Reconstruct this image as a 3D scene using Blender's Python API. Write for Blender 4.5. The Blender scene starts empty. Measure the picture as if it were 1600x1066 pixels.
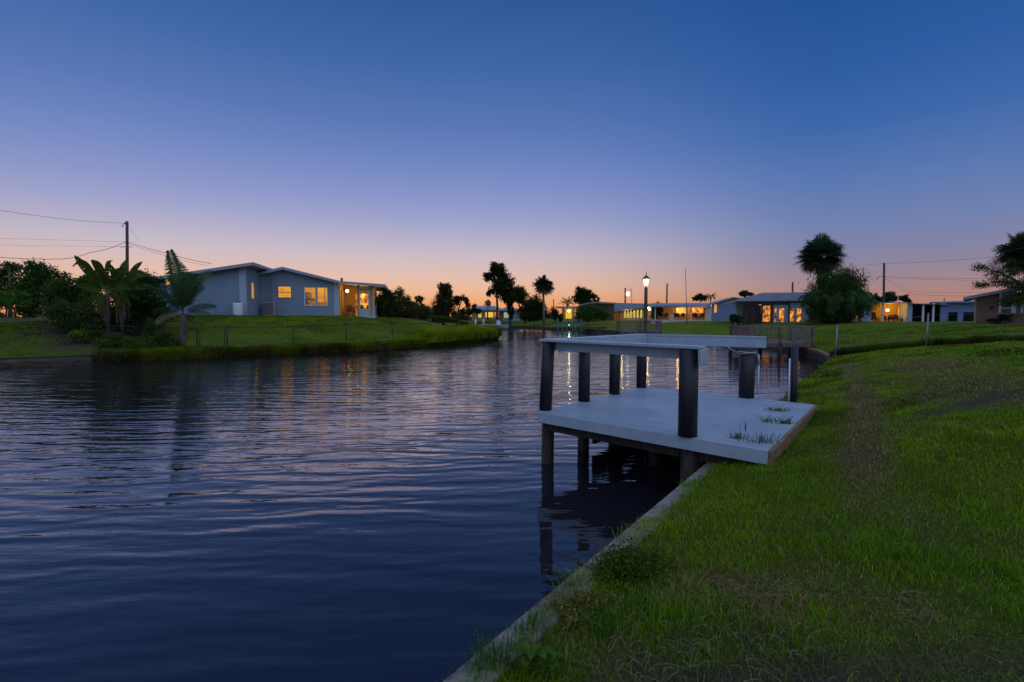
import bpy, math, random
import numpy as np
from mathutils import Vector, Matrix, geometry
SC = bpy.context.scene
COL = SC.collection
RNG = np.random.default_rng(7)
random.seed(7)
FPX, PITCH, CAMZ = 780.0, math.radians(2.79), 2.24
CP, SP = math.cos(PITCH), math.sin(PITCH)

# ---------------------------------------------------------------- measuring helpers (photo survey -> world metres)
def ray(px, py):
    u = (px-800)/FPX; v = (533-py)/FPX
    return Vector((u, CP+v*SP, -SP+v*CP))
def G(px, py, z):
    d = ray(px, py); t = (z-CAMZ)/d.z
    return Vector((d.x*t, d.y*t, z))
def D(px, py, Y):
    d = ray(px, py); t = Y/d.y
    return Vector((d.x*t, Y, CAMZ+d.z*t))

# ---------------------------------------------------------------- object helpers
ORG = {}
def tag(o, label=None, cat=None, group=None, kind=None):
    if label: o['label'] = label
    if cat: o['category'] = cat
    if group: o['group'] = group
    if kind: o['kind'] = kind
    return o
def thing(name, label, cat, loc=(0, 0, 0), group=None):
    o = bpy.data.objects.new(name, None); COL.objects.link(o)
    o.location = loc; o.empty_display_size = 0.2
    ORG[o.name] = Vector(loc)
    return tag(o, label, cat, group)
def link(name, me, parent=None, loc=None):
    o = bpy.data.objects.new(name, me); COL.objects.link(o)
    if parent is not None:
        o.parent = parent; ORG[o.name] = ORG[parent.name]
    else:
        ORG[o.name] = Vector(loc or (0, 0, 0)); o.location = ORG[o.name]
    return o
def copy_tree(o, parent=None):
    c = o.copy(); COL.objects.link(c)
    if parent is not None: c.parent = parent
    for ch in list(o.children): copy_tree(ch, c)
    return c
def all_mats(me, mat):
    if isinstance(mat, (list, tuple)):
        for m in mat: me.materials.append(m)
    else: me.materials.append(mat)

class MB:
    def __init__(s, M=None): s.v = []; s.f = []; s.mi = []; s.M = M or Matrix(); s.sm = []
    def add(s, vs, fs, mi=0, smooth=False):
        n = len(s.v)
        s.v += [s.M @ Vector(p) for p in vs]
        for f in fs: s.f.append([i+n for i in f]); s.mi.append(mi); s.sm.append(smooth)
        return s
    def box(s, x0, x1, y0, y1, z0, z1, mi=0):
        vs = [(x0,y0,z0),(x1,y0,z0),(x1,y1,z0),(x0,y1,z0),(x0,y0,z1),(x1,y0,z1),(x1,y1,z1),(x0,y1,z1)]
        return s.add(vs, [(0,3,2,1),(4,5,6,7),(0,1,5,4),(1,2,6,5),(2,3,7,6),(3,0,4,7)], mi)
    def hexa(s, vs, mi=0):
        return s.add(vs, [(0,3,2,1),(4,5,6,7),(0,1,5,4),(1,2,6,5),(2,3,7,6),(3,0,4,7)], mi)
    def beam(s, a, b, w, h, mi=0, up=(0,0,1)):
        a = Vector(a); b = Vector(b); d = (b-a).normalized(); up = Vector(up)
        r = d.cross(up)
        if r.length < 1e-4: r = d.cross(Vector((1,0,0)))
        r.normalize(); u = r.cross(d)
        vs = []
        for p in (a, b):
            for sx, sz in ((-1,-1),(1,-1),(1,1),(-1,1)): vs.append(p + r*(sx*w/2) + u*(sz*h/2))
        return s.add(vs, [(0,3,2,1),(4,5,6,7),(0,1,5,4),(1,2,6,5),(2,3,7,6),(3,0,4,7)], mi)
    def tube(s, pts, rad, n=8, mi=0, caps=True, smooth=True):
        pts = [Vector(p) for p in pts]
        if not hasattr(rad, '__len__'): rad = [rad]*len(pts)
        vs = []; fs = []
        for i, p in enumerate(pts):
            d = (pts[min(i+1, len(pts)-1)]-pts[max(i-1, 0)]).normalized()
            r = d.cross(Vector((0, 0.02, 1)))
            if r.length < 0.05: r = d.cross(Vector((1, 0, 0)))
            r.normalize(); u = r.cross(d)
            for k in range(n):
                a = 2*math.pi*k/n
                vs.append(p + r*math.cos(a)*rad[i] + u*math.sin(a)*rad[i])
        for i in range(len(pts)-1):
            for k in range(n):
                fs.append((i*n+k, i*n+(k+1) % n, (i+1)*n+(k+1) % n, (i+1)*n+k))
        s.add(vs, fs, mi, smooth)
        if caps:
            m = len(s.v)-len(vs)
            s.f.append([m+k for k in range(n)][::-1]); s.mi.append(mi); s.sm.append(False)
            s.f.append([m+(len(pts)-1)*n+k for k in range(n)]); s.mi.append(mi); s.sm.append(False)
        return s
    def cyl(s, x, y, z0, z1, r, n=16, mi=0, r1=None):
        return s.tube([(x, y, z0), (x, y, z1)], [r, r if r1 is None else r1], n, mi)
    def ball(s, c, r, n=10, mi=0, sz=1.0):
        pts = []; rr = []
        for i in range(n+1):
            a = math.pi*i/n
            pts.append((c[0], c[1], c[2]-math.cos(a)*r*sz)); rr.append(max(1e-3, math.sin(a)*r))
        return s.tube(pts, rr, n+4, mi, caps=False)
    def build(s, name, mat, parent=None, loc=None, bevel=0):
        o_ = ORG[parent.name] if parent is not None else Vector(loc or (0, 0, 0))
        me = bpy.data.meshes.new(name)
        me.from_pydata([tuple(v-o_) for v in s.v], [], s.f)
        all_mats(me, mat)
        me.polygons.foreach_set('material_index', s.mi)
        me.polygons.foreach_set('use_smooth', s.sm)
        me.update()
        o = link(name, me, parent, loc)
        if bevel:
            b = o.modifiers.new('bevel', 'BEVEL'); b.width = bevel; b.segments = 2; b.limit_method = 'ANGLE'; b.angle_limit = math.radians(50)
        return o

def np_mesh(name, V, Fc, mat, cols=None, parent=None, loc=None, smooth=False):
    """V (n,3) world, Fc (m,k) faces of equal size, cols (n,3) point colours"""
    o_ = np.array(ORG[parent.name] if parent is not None else (loc or (0, 0, 0)), dtype=np.float32)
    V = V.astype(np.float32)-o_
    me = bpy.data.meshes.new(name)
    n, (m, k) = len(V), Fc.shape
    me.vertices.add(n); me.vertices.foreach_set('co', V.ravel())
    me.loops.add(m*k); me.loops.foreach_set('vertex_index', Fc.astype(np.int32).ravel())
    me.polygons.add(m)
    me.polygons.foreach_set('loop_start', np.arange(0, m*k, k, dtype=np.int32))
    me.polygons.foreach_set('loop_total', np.full(m, k, dtype=np.int32))
    if smooth: me.polygons.foreach_set('use_smooth', np.ones(m, dtype=bool))
    if cols is not None:
        at = me.color_attributes.new('col', 'FLOAT_COLOR', 'POINT')
        c4 = np.ones((n, 4), dtype=np.float32); c4[:, :3] = cols
        at.data.foreach_set('color', c4.ravel())
    all_mats(me, mat)
    me.update(); me.validate()
    return link(name, me, parent, loc)

# ---------------------------------------------------------------- noise in numpy
def vnoise(x, y, s, seed=0):
    x = np.asarray(x)*s+seed*13.7; y = np.asarray(y)*s-seed*7.3
    xi = np.floor(x); yi = np.floor(y); fx = x-xi; fy = y-yi
    fx = fx*fx*(3-2*fx); fy = fy*fy*(3-2*fy)
    def h(a, b):
        v = np.sin(a*127.1+b*311.7+seed*74.7)*43758.5453
        return v-np.floor(v)
    return (h(xi, yi)*(1-fx)+h(xi+1, yi)*fx)*(1-fy)+(h(xi, yi+1)*(1-fx)+h(xi+1, yi+1)*fx)*fy
def fbm(x, y, s, seed=0):
    return (vnoise(x, y, s, seed)*.5+vnoise(x, y, s*2.1, seed+1)*.3+vnoise(x, y, s*4.3, seed+2)*.2)
def sstep(a, b, x):
    t = np.clip((x-a)/(b-a), 0, 1); return t*t*(3-2*t)

# ---------------------------------------------------------------- materials
def mat_new(name):
    m = bpy.data.materials.new(name); m.use_nodes = True
    nt = m.node_tree; b = nt.nodes['Principled BSDF']
    return m, nt, b
def N(nt, t, **kw):
    n = nt.nodes.new(t)
    for k, v in kw.items(): setattr(n, k, v)
    return n
def ramp(nt, stops, interp='LINEAR'):
    r = nt.nodes.new('ShaderNodeValToRGB'); cr = r.color_ramp; cr.interpolation = interp
    while len(cr.elements) < len(stops): cr.elements.new(0.5)
    for e, (p, c) in zip(cr.elements, stops):
        e.position = p; e.color = (c[0], c[1], c[2], 1) if hasattr(c, '__len__') else (c, c, c, 1)
    return r
def surf(name, c1, c2=None, rough=.7, scale=4, stretch=(1, 1, 1), bump=.0, bscale=None, spec=.3, metal=0, lo=.35, hi=.65, c3=None):
    """procedural surface: two (three) tones mixed by fractal noise + fine bump"""
    m, nt, b = mat_new(name); L = nt.links
    tc = N(nt, 'ShaderNodeTexCoord'); mp = N(nt, 'ShaderNodeMapping'); mp.inputs['Scale'].default_value = stretch
    L.new(tc.outputs['Object'], mp.inputs[0])
    no = N(nt, 'ShaderNodeTexNoise'); no.inputs['Scale'].default_value = scale; no.inputs['Detail'].default_value = 6; no.inputs['Roughness'].default_value = .62
    L.new(mp.outputs[0], no.inputs['Vector'])
    st = [(lo, c1), (hi, c2 or [x*.8 for x in c1])]
    if c3: st = [(lo, c1), ((lo+hi)/2, c2), (hi, c3)]
    r = ramp(nt, st); L.new(no.outputs[0], r.inputs[0]); L.new(r.outputs[0], b.inputs['Base Color'])
    b.inputs['Roughness'].default_value = rough; b.inputs['Metallic'].default_value = metal
    b.inputs['Specular IOR Level'].default_value = spec
    if bump:
        n2 = N(nt, 'ShaderNodeTexNoise'); n2.inputs['Scale'].default_value = bscale or scale*6; n2.inputs['Detail'].default_value = 4
        L.new(mp.outputs[0], n2.inputs['Vector'])
        bu = N(nt, 'ShaderNodeBump'); bu.inputs['Strength'].default_value = 1; bu.inputs['Distance'].default_value = bump
        L.new(n2.outputs[0], bu.inputs['Height']); L.new(bu.outputs[0], b.inputs['Normal'])
    return m
def leafmat(name, rough=.55, trans=.35, tint=(1, 1, 1)):
    m, nt, b = mat_new(name); L = nt.links
    at = N(nt, 'ShaderNodeAttribute', attribute_name='col')
    mx = N(nt, 'ShaderNodeVectorMath', operation='MULTIPLY'); mx.inputs[1].default_value = tint
    L.new(at.outputs['Color'], mx.inputs[0]); L.new(mx.outputs[0], b.inputs['Base Color'])
    b.inputs['Roughness'].default_value = rough; b.inputs['Specular IOR Level'].default_value = .06
    tr = N(nt, 'ShaderNodeBsdfTranslucent'); L.new(mx.outputs[0], tr.inputs[0])
    mi = N(nt, 'ShaderNodeMixShader'); mi.inputs[0].default_value = trans
    L.new(b.outputs[0], mi.inputs[1]); L.new(tr.outputs[0], mi.inputs[2])
    L.new(mi.outputs[0], nt.nodes['Material Output'].inputs[0])
    return m
def glow(name, c1, c2, strength=1.0, scale=(3, 3, 1.2), lo=.35, hi=.7, nscale=1.0, c3=None):
    """a lit window: light varies with the curtains and furniture behind it"""
    m, nt, b = mat_new(name); L = nt.links
    tc = N(nt, 'ShaderNodeTexCoord'); mp = N(nt, 'ShaderNodeMapping'); mp.inputs['Scale'].default_value = scale
    L.new(tc.outputs['Object'], mp.inputs[0])
    no = N(nt, 'ShaderNodeTexNoise'); no.inputs['Scale'].default_value = nscale; no.inputs['Detail'].default_value = 3
    L.new(mp.outputs[0], no.inputs['Vector'])
    st = [(lo, c1), (hi, c2)] if not c3 else [(lo, c1), ((lo+hi)/2, c2), (hi, c3)]
    r = ramp(nt, st); L.new(no.outputs[0], r.inputs[0])
    b.inputs['Base Color'].default_value = (.02, .02, .02, 1); b.inputs['Roughness'].default_value = .15
    L.new(r.outputs[0], b.inputs['Emission Color']); b.inputs['Emission Strength'].default_value = strength
    return m
def flat(name, c, rough=.6, metal=0, em=0, emc=None):
    m, nt, b = mat_new(name)
    b.inputs['Base Color'].default_value = (*c, 1); b.inputs['Roughness'].default_value = rough; b.inputs['Metallic'].default_value = metal
    if em: b.inputs['Emission Color'].default_value = (*(emc or c), 1); b.inputs['Emission Strength'].default_value = em
    return m

M = {}
M['white_deck'] = surf('white_deck', (.25, .31, .37), (.33, .39, .45), .5, 2, (.5, .5, 1), bump=.0006, bscale=60)
M['white_trim'] = surf('white_trim', (.31, .37, .43), (.37, .43, .48), .5, 5, bump=.0005, bscale=40)
M['piling'] = surf('piling', (.018, .017, .020), (.030, .028, .032), .5, 5, (1, 1, .3), bump=.001, bscale=30)
M['wet_wood'] = surf('wet_wood', (.016, .013, .011), (.055, .043, .033), .75, 5, (6, 6, .7), bump=.006, bscale=12)
M['rim_wood'] = surf('rim_wood', (.16, .085, .04), (.28, .16, .08), .75, 6, (1, 1, 5), bump=.003)
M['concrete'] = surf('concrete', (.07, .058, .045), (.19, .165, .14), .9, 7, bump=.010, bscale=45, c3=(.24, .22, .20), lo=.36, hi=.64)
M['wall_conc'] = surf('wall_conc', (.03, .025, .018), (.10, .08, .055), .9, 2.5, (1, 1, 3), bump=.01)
M['house_blue'] = surf('house_blue', (.19, .25, .32), (.22, .28, .35), .8, .8, bump=.003, bscale=60)
M['house_quoin'] = surf('house_quoin', (.33, .39, .46), (.38, .44, .51), .7, 2)
M['house_white'] = surf('house_white', (.28, .33, .42), (.33, .38, .47), .8, .8)
M['house_azure'] = surf('house_azure', (.15, .21, .34), (.17, .24, .37), .8, .8)
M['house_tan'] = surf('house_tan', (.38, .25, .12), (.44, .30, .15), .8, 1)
M['soffit'] = surf('soffit', (.30, .29, .30), (.36, .34, .34), .7, 1)
M['edge_wood'] = surf('edge_wood', (.07, .055, .035), (.13, .10, .065), .9, 3)
M['fascia'] = surf('fascia', (.27, .29, .36), (.31, .33, .40), .6, 1)
M['roof'] = surf('roof', (.12, .13, .16), (.19, .20, .24), .8, 1.2, bump=.01, bscale=8)
M['roof_white'] = surf('roof_white', (.22, .25, .31), (.28, .31, .37), .7, .6)
M['stone'] = surf('stone', (.30, .24, .20), (.62, .56, .50), .8, 5, c3=(.5, .42, .36), bump=.02)
M['brown_siding'] = surf('brown_siding', (.055, .03, .03), (.09, .05, .045), .8, 2, (8, 8, .3))
M['dock_rail'] = surf('dock_rail', (.14, .10, .11), (.24, .19, .20), .75, 4)
M['red_wood'] = surf('red_wood', (.11, .06, .055), (.19, .11, .10), .75, 4, (1, 1, 4))
M['black_metal'] = flat('black_metal', (.02, .022, .024), .5, .3)
M['galv'] = surf('galv', (.20, .22, .24), (.27, .29, .31), .45, 8, metal=.6)
M['pale_paint'] = surf('pale_paint', (.55, .58, .62), (.62, .65, .68), .5, 4)
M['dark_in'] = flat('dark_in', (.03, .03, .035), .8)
M['bark'] = surf('bark', (.05, .04, .03), (.13, .10, .08), .9, 4, (4, 4, .8), bump=.02)
M['palm_bark'] = surf('palm_bark', (.10, .085, .07), (.22, .19, .16), .9, 5, (1, 1, 4), bump=.02)
M['pole_wood'] = surf('pole_wood', (.06, .045, .035), (.11, .08, .06), .85, 4, (6, 6, .5))
M['cable'] = flat('cable', (.03, .03, .035), .6)
M['leaf'] = leafmat('leaf')
M['blade'] = leafmat('blade', .6, .3)
M['win_amber'] = glow('win_amber', (.50, .17, .004), (.86, .36, .010), 1.0, (1.0, 1.0, .6), .3, .6, 1.2)
M['win_yellow'] = glow('win_yellow', (.62, .40, .02), (.85, .58, .05), 1.0, (1.2, 1.2, .5), .3, .6)
M['win_orange'] = glow('win_orange', (.05, .02, .01), (.70, .20, .015), 1.0, (2.4, 2.4, 1.8), .36, .62, 1.2, (1.0, .46, .07))
M['win_dark'] = flat('win_dark', (.02, .025, .035), .1)
M['lamp_glass'] = flat('lamp_glass', (.9, .8, .6), .4, 0, 4.5, (1, .80, .50))
M['bulb'] = flat('bulb', (.9, .8, .6), .4, 0, 3.5, (1, .82, .45))
M['cool_bulb'] = flat('cool_bulb', (.9, .9, .9), .4, 0, 6, (1, .95, .85))
M['cushion'] = surf('cushion', (.05, .02, .02), (.12, .05, .045), .9, 4)
M['wicker'] = surf('wicker', (.04, .025, .018), (.09, .05, .035), .8, 20)
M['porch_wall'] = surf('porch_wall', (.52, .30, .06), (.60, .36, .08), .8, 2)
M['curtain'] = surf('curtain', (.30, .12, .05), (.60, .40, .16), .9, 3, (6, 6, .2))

def per_board(m, amt=.10):
    nt = m.node_tree; b = nt.nodes['Principled BSDF']; src = b.inputs['Base Color'].links[0].from_socket
    g = N(nt, 'ShaderNodeNewGeometry'); r = N(nt, 'ShaderNodeMapRange'); r.inputs[3].default_value = 1-amt; r.inputs[4].default_value = 1+amt*.4
    nt.links.new(g.outputs['Random Per Island'], r.inputs[0]); v = N(nt, 'ShaderNodeVectorMath', operation='SCALE'); nt.links.new(src, v.inputs[0]); nt.links.new(r.outputs[0], v.inputs[3])
    # mildew specks and foot scuffs
    tc = N(nt, 'ShaderNodeTexCoord'); n = N(nt, 'ShaderNodeTexNoise'); n.inputs['Scale'].default_value = 14; n.inputs['Detail'].default_value = 8; n.inputs['Roughness'].default_value = .75; nt.links.new(tc.outputs['Object'], n.inputs['Vector'])
    rr = ramp(nt, [(.30, .55), (.42, 1.0)]); nt.links.new(n.outputs[0], rr.inputs[0]); mm = N(nt, 'ShaderNodeMix', data_type='RGBA', blend_type='MULTIPLY'); mm.inputs[0].default_value = 1
    nt.links.new(v.outputs[0], mm.inputs[6]); nt.links.new(rr.outputs[0], mm.inputs[7]); nt.links.new(mm.outputs[2], b.inputs['Base Color'])
per_board(M['white_deck'])
# brick for the far right house
def brickmat():
    m, nt, b = mat_new('brick'); L = nt.links
    tc = N(nt, 'ShaderNodeTexCoord'); mp = N(nt, 'ShaderNodeMapping'); mp.inputs['Rotation'].default_value = (math.radians(90), 0, 0)
    L.new(tc.outputs['Object'], mp.inputs[0])
    br = N(nt, 'ShaderNodeTexBrick'); br.inputs['Color1'].default_value = (.17, .085, .06, 1); br.inputs['Color2'].default_value = (.22, .11, .08, 1)
    br.inputs['Mortar'].default_value = (.22, .17, .14, 1); br.inputs['Scale'].default_value = 2.2; br.inputs['Mortar Size'].default_value = .012
    L.new(mp.outputs[0], br.inputs['Vector']); L.new(br.outputs[0], b.inputs['Base Color']); b.inputs['Roughness'].default_value = .9
    return m
M['brick'] = brickmat()
# ================================================================ camera, world, light
cam = bpy.data.cameras.new('camera'); co = bpy.data.objects.new('camera', cam); COL.objects.link(co)
cam.sensor_width = 36; cam.lens = 36*FPX/1600; cam.clip_start = .05; cam.clip_end = 6000
co.location = (0, 0, CAMZ); co.rotation_euler = (math.radians(90)-PITCH, 0, 0)
SC.camera = co
SC.view_settings.view_transform = 'Standard'; SC.view_settings.look = 'None'; SC.view_settings.exposure = 0; SC.view_settings.gamma = 1
SC.cycles.use_denoising = True
SC.cycles.max_bounces = 6; SC.cycles.transparent_max_bounces = 12
SC.cycles.sample_clamp_indirect = 4

def lin(r, g, b):
    f = lambda c: (c/255/12.92) if c <= 10 else ((c/255+.055)/1.055)**2.4
    return (f(r), f(g), f(b))
SUN_AZ = math.radians(-20)           # the sun went down ahead of the camera, a little left
W = bpy.data.worlds.new('World'); SC.world = W; W.use_nodes = True
nt = W.node_tree; L = nt.links; bg = nt.nodes['Background']
tc = N(nt, 'ShaderNodeTexCoord'); sep = N(nt, 'ShaderNodeSeparateXYZ'); L.new(tc.outputs['Generated'], sep.inputs[0])
rA = ramp(nt, [(0, lin(236,140,84)), (.025, lin(240,164,108)), (.05, lin(236,184,148)), (.075, lin(228,190,172)), (.12, lin(200,187,198)), (.18, lin(161,164,203)), (.22, lin(140,151,201)), (.26, lin(122,141,197)), (.30, lin(106,131,190)),
               (.35, lin(89,119,181)), (.43, lin(66,104,168)), (.54, lin(44,84,150)), (.66, lin(44,84,152)), (.82, lin(170,194,242)), (1, lin(182,204,248))], 'EASE')
rB = ramp(nt, [(0, lin(176,128,114)), (.03, lin(176,130,120)), (.06, lin(158,134,142)), (.10, lin(134,132,162)), (.15, lin(114,130,175)), (.22, lin(90,120,177)),
               (.30, lin(62,104,170)), (.38, lin(46,92,160)), (.48, lin(34,82,148)), (.64, lin(42,82,150)), (.82, lin(170,194,242)), (1, lin(182,204,248))], 'EASE')
for r in (rA, rB): r.color_ramp.interpolation = 'LINEAR'; L.new(sep.outputs['Z'], r.inputs[0])
dot = N(nt, 'ShaderNodeVectorMath', operation='DOT_PRODUCT')
fl = N(nt, 'ShaderNodeVectorMath', operation='MULTIPLY'); fl.inputs[1].default_value = (1, 1, 0); L.new(tc.outputs['Generated'], fl.inputs[0])
nm = N(nt, 'ShaderNodeVectorMath', operation='NORMALIZE'); L.new(fl.outputs[0], nm.inputs[0])
L.new(nm.outputs[0], dot.inputs[0]); dot.inputs[1].default_value = (math.sin(SUN_AZ), math.cos(SUN_AZ), 0)
mr = N(nt, 'ShaderNodeMapRange', interpolation_type='SMOOTHSTEP'); mr.inputs[1].default_value = .60; mr.inputs[2].default_value = .98
L.new(dot.outputs['Value'], mr.inputs[0])
mx = N(nt, 'ShaderNodeMix', data_type='RGBA'); L.new(mr.outputs[0], mx.inputs[0]); L.new(rB.outputs[0], mx.inputs[6]); L.new(rA.outputs[0], mx.inputs[7])
# the eastern sky behind the camera: unseen, set brighter than the part in view as added fill
mb = N(nt, 'ShaderNodeMapRange', interpolation_type='SMOOTHSTEP'); mb.inputs[1].default_value = .25; mb.inputs[2].default_value = -.6
L.new(dot.outputs['Value'], mb.inputs[0])
rC = ramp(nt, [(0, lin(165,175,205)), (.2, lin(180,196,232)), (.5, lin(182,204,248)), (1, lin(182,204,248))]); L.new(sep.outputs['Z'], rC.inputs[0])
m2 = N(nt, 'ShaderNodeMix', data_type='RGBA'); L.new(mb.outputs[0], m2.inputs[0]); L.new(mx.outputs[2], m2.inputs[6]); L.new(rC.outputs[0], m2.inputs[7])
sky = N(nt, 'ShaderNodeTexSky', sky_type='NISHITA'); sky.sun_disc = False; sky.sun_elevation = math.radians(1.0); sky.sun_rotation = SUN_AZ
sk = N(nt, 'ShaderNodeVectorMath', operation='SCALE'); sk.inputs[3].default_value = .001; L.new(sky.outputs[0], sk.inputs[0])
ad = N(nt, 'ShaderNodeVectorMath', operation='ADD'); L.new(m2.outputs[2], ad.inputs[0]); L.new(sk.outputs[0], ad.inputs[1])
L.new(ad.outputs[0], bg.inputs[0]); bg.inputs[1].default_value = 1.0

sl = bpy.data.lights.new('sun', 'SUN'); sl.energy = .06; sl.angle = math.radians(30); sl.color = (1, .62, .4)
so = bpy.data.objects.new('sun', sl); COL.objects.link(so)
sd = Vector((math.sin(SUN_AZ), math.cos(SUN_AZ), math.tan(math.radians(3)))).normalized()
so.rotation_euler = sd.to_track_quat('Z', 'Y').to_euler(); so.location = (0, 0, 30)
def lamp(loc, e, c=(1, .6, .22), r=.08, name='lamp_light', parent=None):
    l = bpy.data.lights.new(name, 'POINT'); l.energy = e; l.color = c; l.shadow_soft_size = r
    o = bpy.data.objects.new(name, l); COL.objects.link(o); o.location = loc
    return o

# ================================================================ canal outline and terrain
def WE(Y): return -.28+.742*(Y-2.3)          # water edge of the near seawall
RB = [(WE(-30), -30), (WE(-5), -5), (WE(6), 6), (WE(14), 14), (13.55, 21.0), (15.7, 25.5), (17.6, 31), (18.4, 38), (16.2, 45), (14.4, 55), (12.5, 66), (9, 78), (5, 88), (0, 96), (-8, 98), (-40, 100)]
LB = [(-48, 93), (-24, 91), (-13, 85), (-6.5, 70), (-3.8, 58.5), (-2.2, 53), (-1.5, 50), (-2.6, 45.5), (-5.6, 38), (-8.5, 33), (-11.5, 30.2), (-14.5, 27.9), (-17.2, 25.6), (-20, 23.7), (-22.7, 21.9), (-40, 9), (-80, -30)]
CAN = RB+LB
def dens(P, step):
    out = []
    for i in range(len(P)-1):
        a = np.array(P[i]); b = np.array(P[i+1]); n = max(1, int(np.linalg.norm(b-a)/step))
        for k in range(n): out.append(tuple(a+(b-a)*k/n))
    out.append(P[-1]); return out
def dpoly(x, y, P):
    x = np.asarray(x, float); y = np.asarray(y, float); best = np.full(x.shape, 1e9)
    for i in range(len(P)-1):
        ax, ay = P[i]; bx, by = P[i+1]; dx, dy = bx-ax, by-ay
        t = np.clip(((x-ax)*dx+(y-ay)*dy)/(dx*dx+dy*dy), 0, 1)
        best = np.minimum(best, np.hypot(x-ax-t*dx, y-ay-t*dy))
    return best
def inside(x, y, P):
    x = np.asarray(x, float); y = np.asarray(y, float); c = np.zeros(x.shape, bool); n = len(P)
    for i in range(n):
        x1, y1 = P[i]; x2, y2 = P[(i+1) % n]
        if y1 == y2: continue
        m = ((y1 > y) != (y2 > y)) & (x < (x2-x1)*(y-y1)/(y2-y1)+x1); c ^= m
    return c
def hgt(x, y):
    x = np.asarray(x, float); y = np.asarray(y, float)
    dr = dpoly(x, y, RB); dl = dpoly(x, y, LB)
    s = .08+.19*sstep(2.2, 5.5, y)
    near = .50+1.2*(1-np.exp(-np.maximum(dr, 0)*s/1.2))
    nb = .47+1.2*sstep(0, 17, dr)                       # the neighbours' lawns beyond the fence line
    k = sstep(21, 25, y+ (x-14)*.74)
    R = near*(1-k)+nb*k
    R = R*(1-sstep(60, 95, y))+(.47+1.05*sstep(0, 14, dr))*sstep(60, 95, y)
    Lh = .42+1.86*sstep(0, 10.0, dl)
    Lh = Lh*(1-sstep(-24, -34, -0+x))+ (.42+1.75*sstep(0, 20, dl))*sstep(-24, -34, x)
    w = sstep(-1.5, 1.5, dl-dr)
    h = Lh*(1-w)+R*w
    h = h+(fbm(x, y, .5, 3)-.5)*.06*np.minimum(1, np.minimum(dr, dl))
    # the lawn is humped and scuffed
    h = h+(fbm(x, y, .25, 9)-.5)*.16*np.minimum(1, np.minimum(dr, dl)/3)
    return h
def hz(x, y): return float(hgt(np.array([x]), np.array([y]))[0])

# dry / bare patches of the lawn, surveyed along the wheel track etc.
def trail(pts, z=.9): return [tuple(G(px, py, z).xy) for px, py in pts]
TR = [(trail([(1322, 566), (1340, 600), (1350, 640), (1352, 680), (1350, 740), (1345, 790)], .75), .21, 1.1),
      (trail([(1440, 558), (1500, 585), (1560, 610)], 1.15), .9, .8),
      (trail([(1440, 640), (1520, 632), (1600, 622)], 1.0), .16, -.9),
      (trail([(1110, 905), (1175, 925), (1215, 960)], .58), .16, 1.2),
      (trail([(960, 1040), (1100, 1000), (1230, 1030), (1320, 1060)], .58), .20, -.55),
      (trail([(1000, 1062), (1250, 1062), (1420, 1050), (1600, 1040)], .62), .22, -1.0),
      (trail([(1225, 905), (1260, 925)], .6), .14, .7),
      (trail([(1425, 950), (1440, 985)], .6), .10, .7),
      (trail([(960, 850), (985, 900)], .55), .12, -.6),
      (trail([(1250, 548), (1300, 552)], .6), 1.2, -1.3),
      ([tuple(G(*q).xy) for q in ((60, 500, 2.0), (85, 515, 1.5), (105, 532, .95), (150, 549, .6))], .75, -1.3)]
def drymask(x, y):
    dry = np.zeros(np.shape(x)); soil = np.zeros(np.shape(x))
    wob = (fbm(x, y, 2.2, 21)-.5)
    for P, w, a in TR:
        d = dpoly(x, y, P); m = np.clip(1.15-d/w*.8+wob*1.5, 0, 1)*abs(a)
        if a > 0: dry = np.maximum(dry, m)
        else: soil = np.maximum(soil, m)
    n = fbm(x, y, .9, 5); dry = np.maximum(dry, sstep(.60, .80, n)*.45)
    return np.clip(dry, 0, 1), np.clip(soil, 0, 1)

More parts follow.
